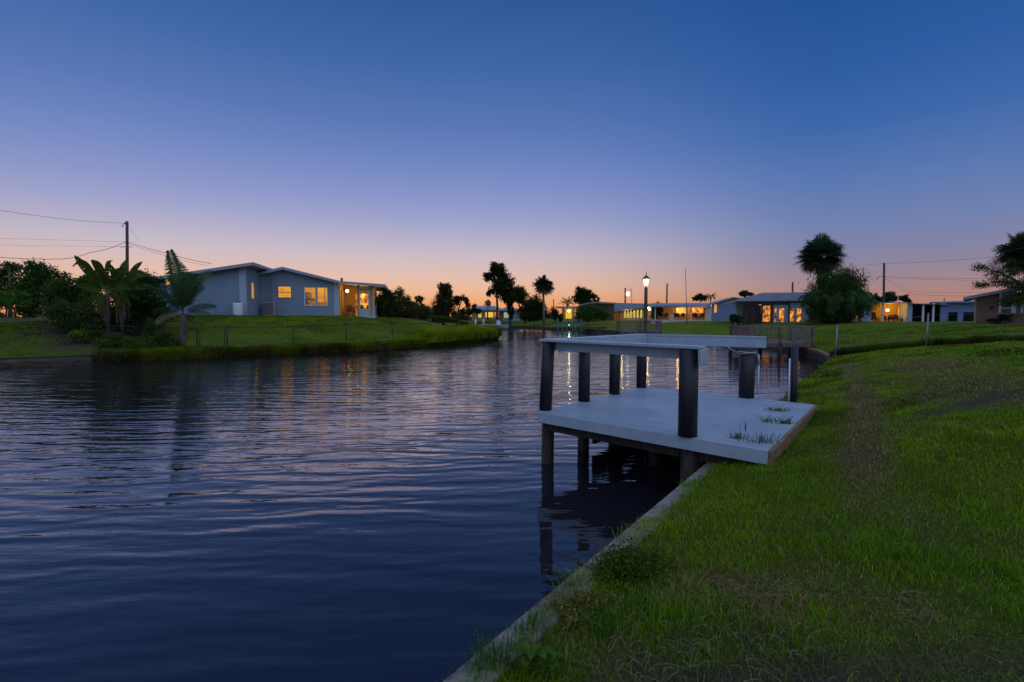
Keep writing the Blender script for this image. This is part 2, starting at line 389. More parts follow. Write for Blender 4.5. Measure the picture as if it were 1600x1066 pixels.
def grid(x0, x1, y0, y1, s, jit=.3):
    xs, ys = np.meshgrid(np.arange(x0, x1, s), np.arange(y0, y1, s)); n = xs.size
    return np.stack([xs.ravel()+RNG.uniform(-jit, jit, n)*s, ys.ravel()+RNG.uniform(-jit, jit, n)*s], 1)
def terrain():
    cd = dens(CAN+[CAN[0]], 1.0)[:-1]
    pts = [grid(-3, 20, -1, 24, .45), grid(-60, 60, -10, 110, 2.2), grid(-200, 200, -150, 260, 14), grid(-1800, 1800, -900, 2400, 150)]
    keep = []; prev = None
    boxes = [(-3, 20, -1, 24), (-60, 60, -10, 110), (-200, 200, -150, 260)]
    for i, p in enumerate(pts):
        m = np.ones(len(p), bool)
        if i: bx = boxes[i-1]; m &= ~((p[:, 0] > bx[0]-.2) & (p[:, 0] < bx[1]+.2) & (p[:, 1] > bx[2]-.2) & (p[:, 1] < bx[3]+.2))
        q = p[m]
        dd = np.minimum(dpoly(q[:, 0], q[:, 1], CAN+[CAN[0]]), 1e9)
        q = q[(dd > (.15 if i == 0 else .8)) & ~inside(q[:, 0], q[:, 1], CAN)]
        keep.append(q)
    P = np.concatenate(keep)
    nC = len(cd); allp = [Vector(p) for p in cd]+[Vector(p) for p in P]
    edges = [(i, (i+1) % nC) for i in range(nC)]
    vo, eo, fo, *_ = geometry.delaunay_2d_cdt(allp, edges, [], 0, 1e-5)
    V = np.array([(v.x, v.y) for v in vo]); F_ = np.array([f for f in fo if len(f) == 3])
    c = V[F_].mean(1); F_ = F_[~inside(c[:, 0], c[:, 1], CAN)]
    z = hgt(V[:, 0], V[:, 1]); far = np.hypot(V[:, 0], V[:, 1]); 
    z = np.where(far > 300, 1.2, z)
    V3 = np.column_stack([V, z])
    a, b, cc = V3[F_[:, 0]], V3[F_[:, 1]], V3[F_[:, 2]]
    nz = np.cross(b-a, cc-a)[:, 2]; F_[nz < 0] = F_[nz < 0][:, ::-1]
    # bank skirt
    n0 = len(V3); cdn = np.array(cd); zt = hgt(cdn[:, 0], cdn[:, 1])
    top = np.column_stack([cdn, zt]); bot = np.column_stack([cdn, np.full(nC, -1.3)])
    V3 = np.concatenate([V3, top, bot]); sk = []
    for i in range(nC):
        j = (i+1) % nC; t0, t1, b0, b1 = n0+i, n0+j, n0+nC+i, n0+nC+j
        sk += [(t0, b0, t1), (t1, b0, b1)]
    F_ = np.concatenate([F_, np.array(sk)])
    dry, soil = drymask(V3[:, 0], V3[:, 1]); soil[n0:] = 1
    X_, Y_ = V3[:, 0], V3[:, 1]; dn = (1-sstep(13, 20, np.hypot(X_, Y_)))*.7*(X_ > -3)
    dn = np.maximum(dn, .45*sstep(-18.5, -20.5, X_)*(Y_ < 60)); cols = np.column_stack([dry, soil, dn])  # far-left lawn: shade painted into the ground colour
    # green: how lush / yellow
    m, nt_, b_ = mat_new('lawn_ground'); Lk = nt_.links
    at = N(nt_, 'ShaderNodeAttribute', attribute_name='col'); sp = N(nt_, 'ShaderNodeSeparateColor'); Lk.new(at.outputs['Color'], sp.inputs[0])
    tcx = N(nt_, 'ShaderNodeTexCoord')
    n1 = N(nt_, 'ShaderNodeTexNoise'); n1.inputs['Scale'].default_value = .35; n1.inputs['Detail'].default_value = 7; n1.inputs['Roughness'].default_value = .65; Lk.new(tcx.outputs['Object'], n1.inputs['Vector'])
    n2 = N(nt_, 'ShaderNodeTexNoise'); n2.inputs['Scale'].default_value = 9; n2.inputs['Detail'].default_value = 6; n2.inputs['Roughness'].default_value = .7; Lk.new(tcx.outputs['Object'], n2.inputs['Vector'])
    r1 = ramp(nt_, [(.32, (.075, .13, .004)), (.5, (.12, .17, .006)), (.68, (.17, .19, .012))]); Lk.new(n1.outputs[0], r1.inputs[0])
    n3 = N(nt_, 'ShaderNodeTexNoise'); n3.inputs['Scale'].default_value = 75; n3.inputs['Detail'].default_value = 5; n3.inputs['Roughness'].default_value = .8; Lk.new(tcx.outputs['Object'], n3.inputs['Vector'])
    r2 = ramp(nt_, [(.3, .35), (.7, 1.35)]); Lk.new(n2.outputs[0], r2.inputs[0]); r3 = ramp(nt_, [(.36, .25), (.5, .9), (.64, 1.7)]); Lk.new(n3.outputs[0], r3.inputs[0])
    mm = N(nt_, 'ShaderNodeMix', data_type='RGBA', blend_type='MULTIPLY'); mm.inputs[0].default_value = 1; Lk.new(r1.outputs[0], mm.inputs[6]); Lk.new(r2.outputs[0], mm.inputs[7])
    md = N(nt_, 'ShaderNodeMix', data_type='RGBA'); Lk.new(sp.outputs[0], md.inputs[0]); Lk.new(mm.outputs[2], md.inputs[6]); md.inputs[7].default_value = (.13, .095, .045, 1)
    mt = N(nt_, 'ShaderNodeMix', data_type='RGBA'); Lk.new(sp.outputs[2], mt.inputs[0]); Lk.new(md.outputs[2], mt.inputs[6]); mt.inputs[7].default_value = (.05, .062, .010, 1)   # dark thatch between the blades, plus painted shade on the far-left lawn
    ms = N(nt_, 'ShaderNodeMix', data_type='RGBA'); Lk.new(sp.outputs[1], ms.inputs[0]); Lk.new(mt.outputs[2], ms.inputs[6]); ms.inputs[7].default_value = (.06, .048, .036, 1)
    mf = N(nt_, 'ShaderNodeMix', data_type='RGBA', blend_type='MULTIPLY'); mf.inputs[0].default_value = 1; Lk.new(ms.outputs[2], mf.inputs[6]); Lk.new(r3.outputs[0], mf.inputs[7]); Lk.new(mf.outputs[2], b_.inputs['Base Color']); b_.inputs['Roughness'].default_value = .95; b_.inputs['Specular IOR Level'].default_value = .1
    bu = N(nt_, 'ShaderNodeBump'); bu.inputs['Distance'].default_value = .06; Lk.new(n2.outputs[0], bu.inputs['Height']); Lk.new(bu.outputs[0], b_.inputs['Normal'])
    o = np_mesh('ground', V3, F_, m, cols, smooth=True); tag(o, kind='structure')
terrain()

# canal bed + water
mb_ = MB(); mb_.add([(-90, -40, -1.2), (40, -40, -1.2), (40, 110, -1.2), (-90, 110, -1.2)], [(0, 1, 2, 3)])
tag(mb_.build('canal_bed', M['wall_conc']), kind='structure')
def water():
    m, nt_, b_ = mat_new('water'); Lk = nt_.links
    b_.inputs['Base Color'].default_value = (.014, .012, .018, 1); b_.inputs['Roughness'].default_value = .03; b_.inputs['IOR'].default_value = 1.58
    b_.inputs['Specular IOR Level'].default_value = .62
    tcx = N(nt_, 'ShaderNodeTexCoord')
    def lay(sx, sy, rot, det, amp, dist=.0):
        mp = N(nt_, 'ShaderNodeMapping'); mp.inputs['Scale'].default_value = (sx, sy, 1); mp.inputs['Rotation'].default_value = (0, 0, math.radians(rot))
        Lk.new(tcx.outputs['Object'], mp.inputs[0])
        n = N(nt_, 'ShaderNodeTexNoise'); n.inputs['Scale'].default_value = 1; n.inputs['Detail'].default_value = det; n.inputs['Roughness'].default_value = .45; n.inputs['Distortion'].default_value = dist
        Lk.new(mp.outputs[0], n.inputs['Vector'])
        u = N(nt_, 'ShaderNodeMath', operation='MULTIPLY'); u.inputs[1].default_value = amp; Lk.new(n.outputs[0], u.inputs[0])
        return u
    a = lay(.75, 3.2, 4, 2, .013, .3); c = lay(3.0, 10, -7, 2, .0075); e = lay(.5, 1.3, 12, 1, .018)
    def wav(sx, rot, sc, dist, ds, amp):
        mp = N(nt_, 'ShaderNodeMapping'); mp.inputs['Scale'].default_value = (sx, 1, 1); mp.inputs['Rotation'].default_value = (0, 0, math.radians(rot)); Lk.new(tcx.outputs['Object'], mp.inputs[0])
        w = N(nt_, 'ShaderNodeTexWave', wave_type='BANDS', bands_direction='Y', wave_profile='SIN'); w.inputs['Scale'].default_value = sc; w.inputs['Distortion'].default_value = dist; w.inputs['Detail'].default_value = 2; w.inputs['Detail Scale'].default_value = ds
        Lk.new(mp.outputs[0], w.inputs['Vector']); u = N(nt_, 'ShaderNodeMath', operation='MULTIPLY'); u.inputs[1].default_value = amp; Lk.new(w.outputs['Fac'], u.inputs[0]); return u
    w1 = wav(.5, 3, .68, 11, .6, .0070); w2 = wav(.6, -9, 1.15, 9, .9, .004)
    s = N(nt_, 'ShaderNodeMath', operation='ADD'); Lk.new(a.outputs[0], s.inputs[0]); Lk.new(c.outputs[0], s.inputs[1])
    for w_ in (w1, w2): s_ = N(nt_, 'ShaderNodeMath', operation='ADD'); Lk.new(s.outputs[0], s_.inputs[0]); Lk.new(w_.outputs[0], s_.inputs[1]); s = s_
    # calm and ruffled lanes
    mp = N(nt_, 'ShaderNodeMapping'); mp.inputs['Scale'].default_value = (.06, .11, 1); Lk.new(tcx.outputs['Object'], mp.inputs[0])
    n = N(nt_, 'ShaderNodeTexNoise'); n.inputs['Scale'].default_value = 1; n.inputs['Detail'].default_value = 2; Lk.new(mp.outputs[0], n.inputs['Vector'])
    r = ramp(nt_, [(.3, .45), (.65, 1.15)]); Lk.new(n.outputs[0], r.inputs[0])
    # sheltered, calmer water within a few metres of the near seawall
    dd = N(nt_, 'ShaderNodeVectorMath', operation='DOT_PRODUCT'); dd.inputs[1].default_value = (.803, -.596, 0); Lk.new(tcx.outputs['Object'], dd.inputs[0])
    cm = N(nt_, 'ShaderNodeMapRange', interpolation_type='SMOOTHSTEP'); cm.inputs[1].default_value = -6.2; cm.inputs[2].default_value = -2.4; cm.inputs[3].default_value = 1; cm.inputs[4].default_value = .38; Lk.new(dd.outputs['Value'], cm.inputs[0])
    r2 = N(nt_, 'ShaderNodeMath', operation='MULTIPLY'); Lk.new(r.outputs[0], r2.inputs[0]); Lk.new(cm.outputs[0], r2.inputs[1]); r = r2
    mu = N(nt_, 'ShaderNodeMath', operation='MULTIPLY'); Lk.new(s.outputs[0], mu.inputs[0]); Lk.new(r.outputs[0], mu.inputs[1])
    s2 = N(nt_, 'ShaderNodeMath', operation='ADD'); Lk.new(mu.outputs[0], s2.inputs[0]); Lk.new(e.outputs[0], s2.inputs[1])
    bu = N(nt_, 'ShaderNodeBump'); bu.inputs['Distance'].default_value = 1; bu.inputs['Strength'].default_value = 1
    Lk.new(s2.outputs[0], bu.inputs['Height']); Lk.new(bu.outputs[0], b_.inputs['Normal'])
    q = MB(); q.add([(-90, -40, 0), (40, -40, 0), (40, 110, 0), (-90, 110, 0)], [(0, 1, 2, 3)])
    tag(q.build('canal_water', m), kind='structure')
water()

# ================================================================ seawalls
def seawall(P, label, cap_z=.53, side=1, joints=True, th=.25, loc=None, capm='concrete', group=None):
    """P along the water edge, land on the right (side=1) of travel"""
    root = thing('sea_wall', label, 'seawall', (P[0][0], P[0][1], 0), group)
    cap = MB(); wall = MB()
    P = [Vector((p[0], p[1], 0)) for p in P]
    offs = []
    for i, p in enumerate(P):
        d = (P[min(i+1, len(P)-1)]-P[max(i-1, 0)]).normalized(); offs.append(Vector((d.y, -d.x, 0))*side)
    for i in range(len(P)-1):
        a, b = P[i], P[i+1]; na, nb = offs[i], offs[i+1]
        g = (b-a).normalized()*.009
        for mbx, (o0, o1, z0, z1) in ((cap, (-.02, th, cap_z-.14, cap_z)), (wall, (-.02, .1, -1.1, cap_z-.14))):
            if o0 > o1: pass
            lo = [a+g+na*o0, b-g+nb*o0, b-g+nb*o1, a+g+na*o1] if mbx is cap else [a+na*o0, b+nb*o0, b+nb*o1, a+na*o1]
            vs = [v+Vector((0, 0, z0)) for v in lo]+[v+Vector((0, 0, z1)) for v in lo]
            if side < 0: vs = vs[:4][::-1]+vs[4:][::-1]
            mbx.hexa(vs)
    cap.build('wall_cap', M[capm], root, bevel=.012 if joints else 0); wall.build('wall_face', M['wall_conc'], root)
    return root
near = [(WE(y), y) for y in (-8, -5, -2, 1, 4, 7)]
seawall(near, 'pale concrete seawall cap along the near lawn up to the dock', th=.17)
near = [(WE(y), y) for y in (7.02, 10, 13, 16, 18.6)]+[(13.55, 21.0)]
seawall(near, 'grass covered seawall edge between the near dock and the wire fence', .49, th=.05)
seawall(dens(RB[4:8], 3), 'weathered wooden-faced seawall under the railed dock next door', .5, th=.2, capm='rim_wood')
seawall(dens(RB[8:14], 4), 'dark far seawall below the green lit pilings on the right bank', .5, th=.3, capm='wall_conc')
lf = [(-19.4, 24.1), (-20, 23.7), (-22.7, 21.9), (-27, 18.7), (-33, 14.2)]
seawall(lf, 'low brownish seawall along the far left lawn', .33, side=1, th=.12, capm='edge_wood')

# ================================================================ grass
def blades(name, x, y, z, h, w, col, label=None, cat='grass', parent=None, lean=.8, kind='stuff', seg=2, loc=None):
    n = len(x); az = RNG.uniform(0, 2*math.pi, n); la = RNG.uniform(0, 2*math.pi, n)
    ln = np.abs(RNG.normal(0, lean, n))*h; wx = np.cos(az)*w/2; wy = np.sin(az)*w/2
    lx = np.cos(la)*ln; ly = np.sin(la)*ln
    z0 = z-.015
    V = np.zeros((n, 5, 3), np.float32)
    V[:, 0] = np.column_stack([x-wx, y-wy, z0]); V[:, 1] = np.column_stack([x+wx, y+wy, z0])
    mx_, my_ = x+lx*.35, y+ly*.35
    V[:, 2] = np.column_stack([mx_-wx*.75, my_-wy*.75, z+h*.6]); V[:, 3] = np.column_stack([mx_+wx*.75, my_+wy*.75, z+h*.6])
    V[:, 4] = np.column_stack([x+lx, y+ly, z+h*RNG.uniform(.75, 1, n)])
    b = (np.arange(n)*5)[:, None]
    F3 = np.concatenate([b+[0, 1, 3], b+[0, 3, 2], b+[2, 3, 4]])
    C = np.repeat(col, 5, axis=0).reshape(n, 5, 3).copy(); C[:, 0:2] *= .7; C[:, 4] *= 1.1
    o = np_mesh(name, V.reshape(-1, 3), F3, M['blade'], C.reshape(-1, 3), parent=parent, loc=loc)
    if label: tag(o, label, cat, kind=kind)
    return o
def grasscol(x, y, yellow=.0, bright=1.0):
    n = len(x)
    dry, soil = drymask(x, y)
    k = RNG.random(n); v = fbm(x, y, .8, 31)
    g1 = np.array([.055, .19, .003]); g2 = np.array([.19, .28, .005]); g3 = np.array([.28, .28, .05]); br = np.array([.36, .25, .10])
    t = np.clip(v*2.0-.5+RNG.normal(0, .18, n)+yellow, 0, 1)[:, None]
    c = g1*(1-t)+g2*t
    c = c*(.55+.9*fbm(x, y, 3.5, 63))[:, None]
    st = sstep(.60, .74, vnoise(x*.35+y*.25, y*.9-x*.5, 1.6, 71))*sstep(5, 9, np.hypot(x, y)); c = c*(1-.62*st)[:, None]
    c = np.where((k < .10)[:, None], g3, c)
    isdry = (RNG.random(n) < np.clip(dry*.95+.03, 0, 1))[:, None]
    c = np.where(isdry, br*RNG.uniform(.5, 1.15, n)[:, None], c)
    issoil = (RNG.random(n) < soil*.8)[:, None]
    c = np.where(issoil, np.array([.10, .085, .06])*RNG.uniform(.4, 1.6, n)[:, None], c)
    return c*RNG.uniform(.65, 1.3, n)[:, None]*bright*1.06, dry, soil
def scatter(n, r0, r1, a0, a1):
    a = np.radians(RNG.uniform(a0, a1, n)); r = np.sqrt(RNG.uniform(r0*r0, r1*r1, n))
    return r*np.sin(a), r*np.cos(a)
def near_d(x, y):  # signed distance inland of the near seawall
    return (x-(-.305+.742*(y-2.3)))*.803
def lawn():
    X = []; Y = []; H = []; Wd = []
    for (r0, r1, dn, h, w) in ((1.0, 3.6, 7500, .046, .0034), (3.6, 6, 5000, .044, .0046), (6, 10, 2600, .042, .0075), (10, 16, 1100, .042, .013), (16, 26, 400, .045, .024)):
        area = math.radians(75)*(r1*r1-r0*r0)/2
        x, y = scatter(int(area*dn), r0, r1, -20, 55)
        d = near_d(x, y); fence = y+(x-13.9)*.742 < 21.6
        edge = .10+(vnoise(x, y, 1.6, 4)-.5)*.26+(vnoise(x, y, 6, 8)-.5)*.10; edge = np.where(y > 6.6, -.04, edge)
        m = (d > edge) & fence
        dry, soil = drymask(x, y)
        m &= RNG.random(len(x)) > np.clip(soil*.65+dry*.45, 0, .88)
        m &= RNG.random(len(x)) < .1+1.6*fbm(x, y, 2.5, 77)
        x, y = x[m], y[m]
        X.append(x); Y.append(y); tall = .8+1.0*sstep(.5, .75, fbm(x, y, 1.7, 55)); d = near_d(x, y); tall *= 1+1.1*np.exp(-np.maximum(d-.1, 0)/.22)
        H.append(h*tall*RNG.uniform(.5, 1.25, len(x))); Wd.append(np.full(len(x), w)*RNG.uniform(.7, 1.3, len(x)))
    x = np.concatenate(X); y = np.concatenate(Y); h = np.concatenate(H); w = np.concatenate(Wd)
    z = np.maximum(hgt(x, y), np.where(near_d(x, y) < .3, .5, 0))
    c, dry, soil = grasscol(x, y, .22, 1.12)
    h = h*(1-.35*dry-.3*soil)
    print('lawn blades', len(x))
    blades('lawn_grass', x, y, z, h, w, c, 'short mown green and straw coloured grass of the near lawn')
lawn()
def polyscatter(P, n, d0, d1, sgn=1):
    """points along polyline P, at offset d0..d1 to the right of travel"""
    P = [np.array(p, float) for p in P]; seg = [np.linalg.norm(P[i+1]-P[i]) for i in range(len(P)-1)]
    cum = np.cumsum([0]+seg); t = RNG.uniform(0, cum[-1], n); i = np.clip(np.searchsorted(cum, t, side='right')-1, 0, len(seg)-1)
    A = np.array(P)[i]; B = np.array(P)[i+1]; u = ((t-cum[i])/np.array(seg)[i])[:, None]; q = A+(B-A)*u
    dr = (B-A)/np.linalg.norm(B-A, axis=1)[:, None]; nrm = np.column_stack([dr[:, 1], -dr[:, 0]])*sgn
    off = RNG.uniform(d0, d1, n)[:, None]; q = q+nrm*off
    return q[:, 0], q[:, 1], t/cum[-1]
# neighbour lawns, right and left: coarser turf
def farturf(name, x, y, h, w, label, yellow, bright=1):
    c, _, _ = grasscol(x, y, yellow, bright); z = hgt(x, y)
    c = c*np.where(x < -19.5, .55, 1)[:, None]  # blades of the far-left lawn darkened to carry its shade
    return blades(name, x, y, z, h*RNG.uniform(.5, 1.2, len(x)), w*RNG.uniform(.6, 1.3, len(x)), c, label)
x, y = scatter(60000, 21, 50, 14, 50); m = (y+(x-13.9)*.742 > 21.4) & ~inside(x, y, CAN) & (dpoly(x, y, RB) > .3); x, y = x[m], y[m]
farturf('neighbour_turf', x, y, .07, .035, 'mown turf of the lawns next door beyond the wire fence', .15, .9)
x, y = scatter(110000, 22, 46, -52, -5); m = (dpoly(x, y, LB) > .3) & ~inside(x, y, CAN) & (y > x*-.60+5-4); x, y = x[m], y[m]
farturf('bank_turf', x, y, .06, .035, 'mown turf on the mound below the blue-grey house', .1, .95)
# dark rank grass along the property line
FP1 = Vector((13.75, 21.2)); FD = Vector((.803, -.596))
def fl_pt(s, off=0): return (FP1.x+FD.x*s+.596*off, FP1.y+FD.y*s+.803*off)
P = [fl_pt(s, .6) for s in (-.2, 1.5, 3, 5, 7.5, 11, 15)]
x, y, t = polyscatter(P, 60000, -1.0, 1.0); qd = np.abs(dpoly(x, y, P)); m = qd < .15+.9*fbm(x, y, .7, 88); x, y = x[m], y[m]; c, _, _ = grasscol(x, y, -.35, .42)
blades('fence_line_grass', x, y, hgt(x, y), (.12+.34*fbm(x, y, 1.1, 89))*RNG.uniform(.5, 1.3, len(x)), .012*np.ones(len(x)), c, 'dark uncut grass strip under the right hand wire fence', lean=.5)
# left bank fringe
lp = [p for p in LB[4:15]][::-1]
x, y, t = polyscatter(lp[1:], 60000, -.12, .75, -1); k = fbm(x, y, .7, 12)
c, _, _ = grasscol(x, y, .2, .85); hh = (.16+.30*k)*RNG.uniform(.5, 1.3, len(x))
m = (hh > .05); blades('bank_fringe_grass', x[m], y[m], hgt(x, y)[m]-.05, hh[m], .016*np.ones(m.sum()), c[m], 'unmown fringe of grass hanging over the left bank edge', lean=.6)
x, y, t = polyscatter(lp[1:], 30000, -.20, .02, -1); c, _, _ = grasscol(x, y, .3, .7)
blades('bank_face_grass', x, y, RNG.uniform(.02, .34, len(x)), RNG.uniform(.06, .2, len(x)), .016*np.ones(len(x)), c*np.array([1.15, .85, 1]), 'straggling grass growing down the left bank face to the water', lean=1.2)
tp = [(-6.6, 36.4), (-5.6, 38), (-2.6, 45.5), (-1.5, 50), (-2.2, 53)]
x, y, t = polyscatter(tp, 70000, -.5, 2.6, -1); k = fbm(x, y, .5, 14); c, _, _ = grasscol(x, y, .6, .95); c = c*np.array([1.15, 1.0, 1.0])*(.45+1.1*fbm(x, y, .6, 17))[:, None]
hh = (.55+.85*k)*sstep(0, .12, t)*RNG.uniform(.45, 1.15, len(x))*(1-.35*sstep(1.6, 2.6, dpoly(x, y, LB)))
blades('reed_bed', x, y, np.maximum(hgt(x, y)-.1, .15), hh, .022*np.ones(len(x)), c, 'tall yellow green reeds on the tip of the left bank', lean=.35)
# ================================================================ the near dock
ZD = .82
A_ = G(844, 643.5, ZD); B_ = G(1201, 703.5, ZD); C_ = G(1273, 632.3, ZD); D_ = G(1012, 603.4, ZD)
ux = (B_-A_).normalized(); ux = ((B_-A_).normalized()+(C_-D_).normalized()).normalized()
uy = Vector((-ux.y, ux.x, 0))
O_ = A_.copy(); LX = ((B_-A_).length+(C_-D_).length)/2; LY = ((D_-A_).dot(uy)+(C_-B_).dot(uy))/2
print('dock', A_, B_, C_, D_, LX, LY, (D_-A_).dot(ux), (C_-B_).dot(ux))
DM = Matrix(((ux.x, uy.x, 0, O_.x), (ux.y, uy.y, 0, O_.y), (0, 0, 1, 0), (0, 0, 0, 1)))
SK = (D_-A_).dot(ux)/LY      # the deck is a slight parallelogram
DMI = DM.inverted()
def dp(a, b, z=0):
    s, t = a/LX, b/LY; w = A_*(1-s)*(1-t)+B_*s*(1-t)+C_*s*t+D_*(1-s)*t; w = DMI @ Vector((w.x, w.y, 0)); return (w.x, w.y, z)
dock = thing('boat_dock', 'near boat dock with pale composite deck boards and dark round pilings', 'dock', (O_.x, O_.y, 0))
mb = MB(DM); nb = 24; bw = LY/nb
for i in range(nb):
    y0 = i*bw; y1 = y0+bw-.013
    mb.hexa([dp(0, y0, ZD-.03), dp(LX, y0, ZD-.03), dp(LX, y1, ZD-.03), dp(0, y1, ZD-.03), dp(0, y0, ZD), dp(LX, y0, ZD), dp(LX, y1, ZD), dp(0, y1, ZD)])
mb.build('deck_boards', M['white_deck'], dock, bevel=.004)
FH = .155
mb = MB(DM)
mb.hexa([dp(-.03, -.03, ZD-FH), dp(LX, -.03, ZD-FH), dp(LX, -.002, ZD-FH), dp(-.03, -.002, ZD-FH), dp(-.03, -.03, ZD-.002), dp(LX, -.03, ZD-.002), dp(LX, -.002, ZD-.002), dp(-.03, -.002, ZD-.002)])
mb.build('fascia_board', M['white_trim'], dock, bevel=.004)
mb = MB(DM)
mb.hexa([dp(-.03, -.001, ZD-FH), dp(-.002, -.001, ZD-FH), dp(-.002, LY+.03, ZD-FH), dp(-.03, LY+.03, ZD-FH), dp(-.03, -.001, ZD-.002), dp(-.002, -.001, ZD-.002), dp(-.002, LY+.03, ZD-.002), dp(-.03, LY+.03, ZD-.002)])
mb.build('fascia_board', M['white_trim'], dock, bevel=.004)
mb = MB(DM)
mb.hexa([dp(LX+.001, -.03, ZD-FH-.02), dp(LX+.04, -.03, ZD-FH-.02), dp(LX+.04, LY, ZD-FH-.02), dp(LX+.001, LY, ZD-FH-.02), dp(LX+.001, -.03, ZD-.004), dp(LX+.04, -.03, ZD-.004), dp(LX+.04, LY, ZD-.004), dp(LX+.001, LY, ZD-.004)])
mb.build('rim_board', M['rim_wood'], dock, bevel=.004)
# joists and stringers below
mb = MB(DM)
for b in (.12, 1.15, 2.2, LY-.1): mb.hexa([dp(.02, b, ZD-.30), dp(LX-.05, b, ZD-.30), dp(LX-.05, b+.06, ZD-.30), dp(.02, b+.06, ZD-.30), dp(.02, b, ZD-.035), dp(LX-.05, b, ZD-.035), dp(LX-.05, b+.06, ZD-.035), dp(.02, b+.06, ZD-.035)])
mb.build('joists', M['wet_wood'], dock)
def atpx(px, edge):          # distance along an edge where pixel column px falls
    r = ray(px, 560); k = r.x/r.y
    p0, d = (A_, (B_-A_).normalized()) if edge == 'near' else ((A_, (D_-A_).normalized()) if edge == 'left' else (D_, (C_-D_).normalized()))
    t = (k*p0.y-p0.x)/(d.x-k*d.y); return p0+d*t, t
RT = 1.90                 # rail top
posts = [('left', 857.5, .096, -1.2), ('left', 913.5, .097, -1.2), ('left', 961, .098, -1.2), ('left', 1003, .098, -1.2), ('near', 1074, .112, -1.2), ('far', 1169, .125, .5)]
PP = []
for e, px, r, zb in posts:
    p, t = atpx(px, e)
    if e == 'left': p = p+ux*(-.005)
    if e == 'near': p = p+uy*.04
    if e == 'far': p = p-uy*.05
    PP.append(p)
    m = MB(); lean = .045 if px < 870 else 0
    m.tube([(p.x-lean, p.y, ZD-.002), (p.x, p.y, RT-(.20 if e == 'far' else .045))], [r, r*.98], 28)
    m.build('piling_sleeve', M['piling'], dock)
    if zb < 0:
        zt_ = ZD-.035
        if e == 'near' or px < 870: p = p+uy*(.03 if px < 870 else .08)+ux*(.03 if px < 870 else 0); zt_ = ZD-FH-.003
        m = MB(); m.tube([(p.x-lean-.02, p.y, zb), (p.x-lean, p.y, zt_)], [r*1.02, r*.98], 18); m.build('piling', M['wet_wood'], dock)
# low brace boards hanging from the outer stringers
m = MB(DM); sx = 1.30
m.hexa([dp(.10, sx, .10), dp(.15, sx, .10), dp(.15, LY-.1, .10), dp(.10, LY-.1, .10), dp(.10, sx, ZD-.31), dp(.15, sx, ZD-.31), dp(.15, LY-.1, ZD-.31), dp(.10, LY-.1, ZD-.31)])
m.build('brace_board', M['wet_wood'], dock)
m = MB(DM); m.hexa([dp(.16, LY-.16, .10), dp(LX-.9, LY-.16, .10), dp(LX-.9, LY-.11, .10), dp(.16, LY-.11, .10), dp(.16, LY-.16, ZD-.31), dp(LX-.9, LY-.16, ZD-.31), dp(LX-.9, LY-.11, ZD-.31), dp(.16, LY-.11, ZD-.31)])
m.build('brace_board', M['wet_wood'], dock)
# an inner row of pilings
q = PP[1]+ux*1.3
m = MB(); m.tube([(q.x, q.y, -1.2), (q.x, q.y, ZD-.3)], [.08, .08], 14); m.build('piling', M['wet_wood'], dock)
# rails: flat cap on a vertical board
def rail(p0, p1, name, inner, cap_w=.15, vis=.19, e0=.1, e1=.1, capo=0):
    d = (p1-p0).normalized(); n = Vector((-d.y, d.x, 0))
    a = p0-d*e0; b = p1+d*e1
    m = MB(); m.beam((a.x+n.x*capo, a.y+n.y*capo, RT-.018), (b.x+n.x*capo, b.y+n.y*capo, RT-.018), cap_w, .036)
    cp = m.build('rail_cap', M['white_trim'], dock, bevel=.005)
    m = MB(); o = inner
    m.beam((a.x+n.x*o, a.y+n.y*o, RT-.038-vis/2), (b.x+n.x*o, b.y+n.y*o, RT-.038-vis/2), .035, vis)
    m.build('rail_board', M['white_trim'], dock, bevel=.005)
    return a, b
nearL = PP[0]; nearR = PP[4]
rail(nearL+uy*0, nearR, 'near', +.0+.09, .19, .135, .12, .16)
rail(PP[0]+uy*.13, PP[3]-uy*.02, 'left', -.10, .19, .17, 0, .0)
rail(PP[3]+uy*.06, PP[5]+uy*.14, 'far', -.045, .05, .165, .10, .26, -.045)
# boxed rail end at the near post
m = MB(); p = nearR+(nearR-nearL).normalized()*.175; d = (nearR-nearL).normalized()
m.beam((p.x-uy.x*.10, p.y-uy.y*.10, RT-.13), (p.x+uy.x*.10, p.y+uy.y*.10, RT-.115), .036, .165); m.build('rail_end', M['white_trim'], dock, bevel=.005)
# dock line tied round the far right post and a white conduit down it
p = PP[5]
m = MB(); pts = []
for i in range(41):
    a = i/40*2*math.pi*2; pts.append((p.x+math.cos(a)*.138, p.y+math.sin(a)*.138, RT-.30+.012*math.sin(a*1.5)+i*.0007))
m.tube(pts, .011, 6); pts = [(p.x-.155, p.y, RT-.29), (p.x-.25, p.y+.02, RT-.25), (p.x-.33, p.y+.04, RT-.19)]; m.tube(pts, .010, 6)
m.tube([(p.x+.155, p.y-.03, RT-.30), (p.x+.18, p.y-.05, RT-.36), (p.x+.20, p.y-.05, RT-.46), (p.x+.18, p.y-.05, RT-.50), (p.x+.17, p.y-.05, RT-.40), (p.x+.17, p.y-.05, RT-.31)], .012, 6)
tag(m.build('rope', surf('rope', (.25, .25, .26), (.45, .45, .45), .9, 60), None, (p.x, p.y, ZD)), 'grey dock line looped round the far right dock piling', 'rope')
m = MB(); m.tube([(p.x+.19, p.y-.03, ZD+.0), (p.x+.19, p.y-.03, RT-.33)], .016, 10); m.tube([(p.x+.13, p.y-.10, ZD+.03), (p.x+.19, p.y-.03, ZD+.03)], .018, 8)
tag(m.build('conduit_pipe', M['pale_paint'], None, (p.x+.15, p.y, ZD)), 'thin white pipe standing against the far right dock piling', 'pipe')
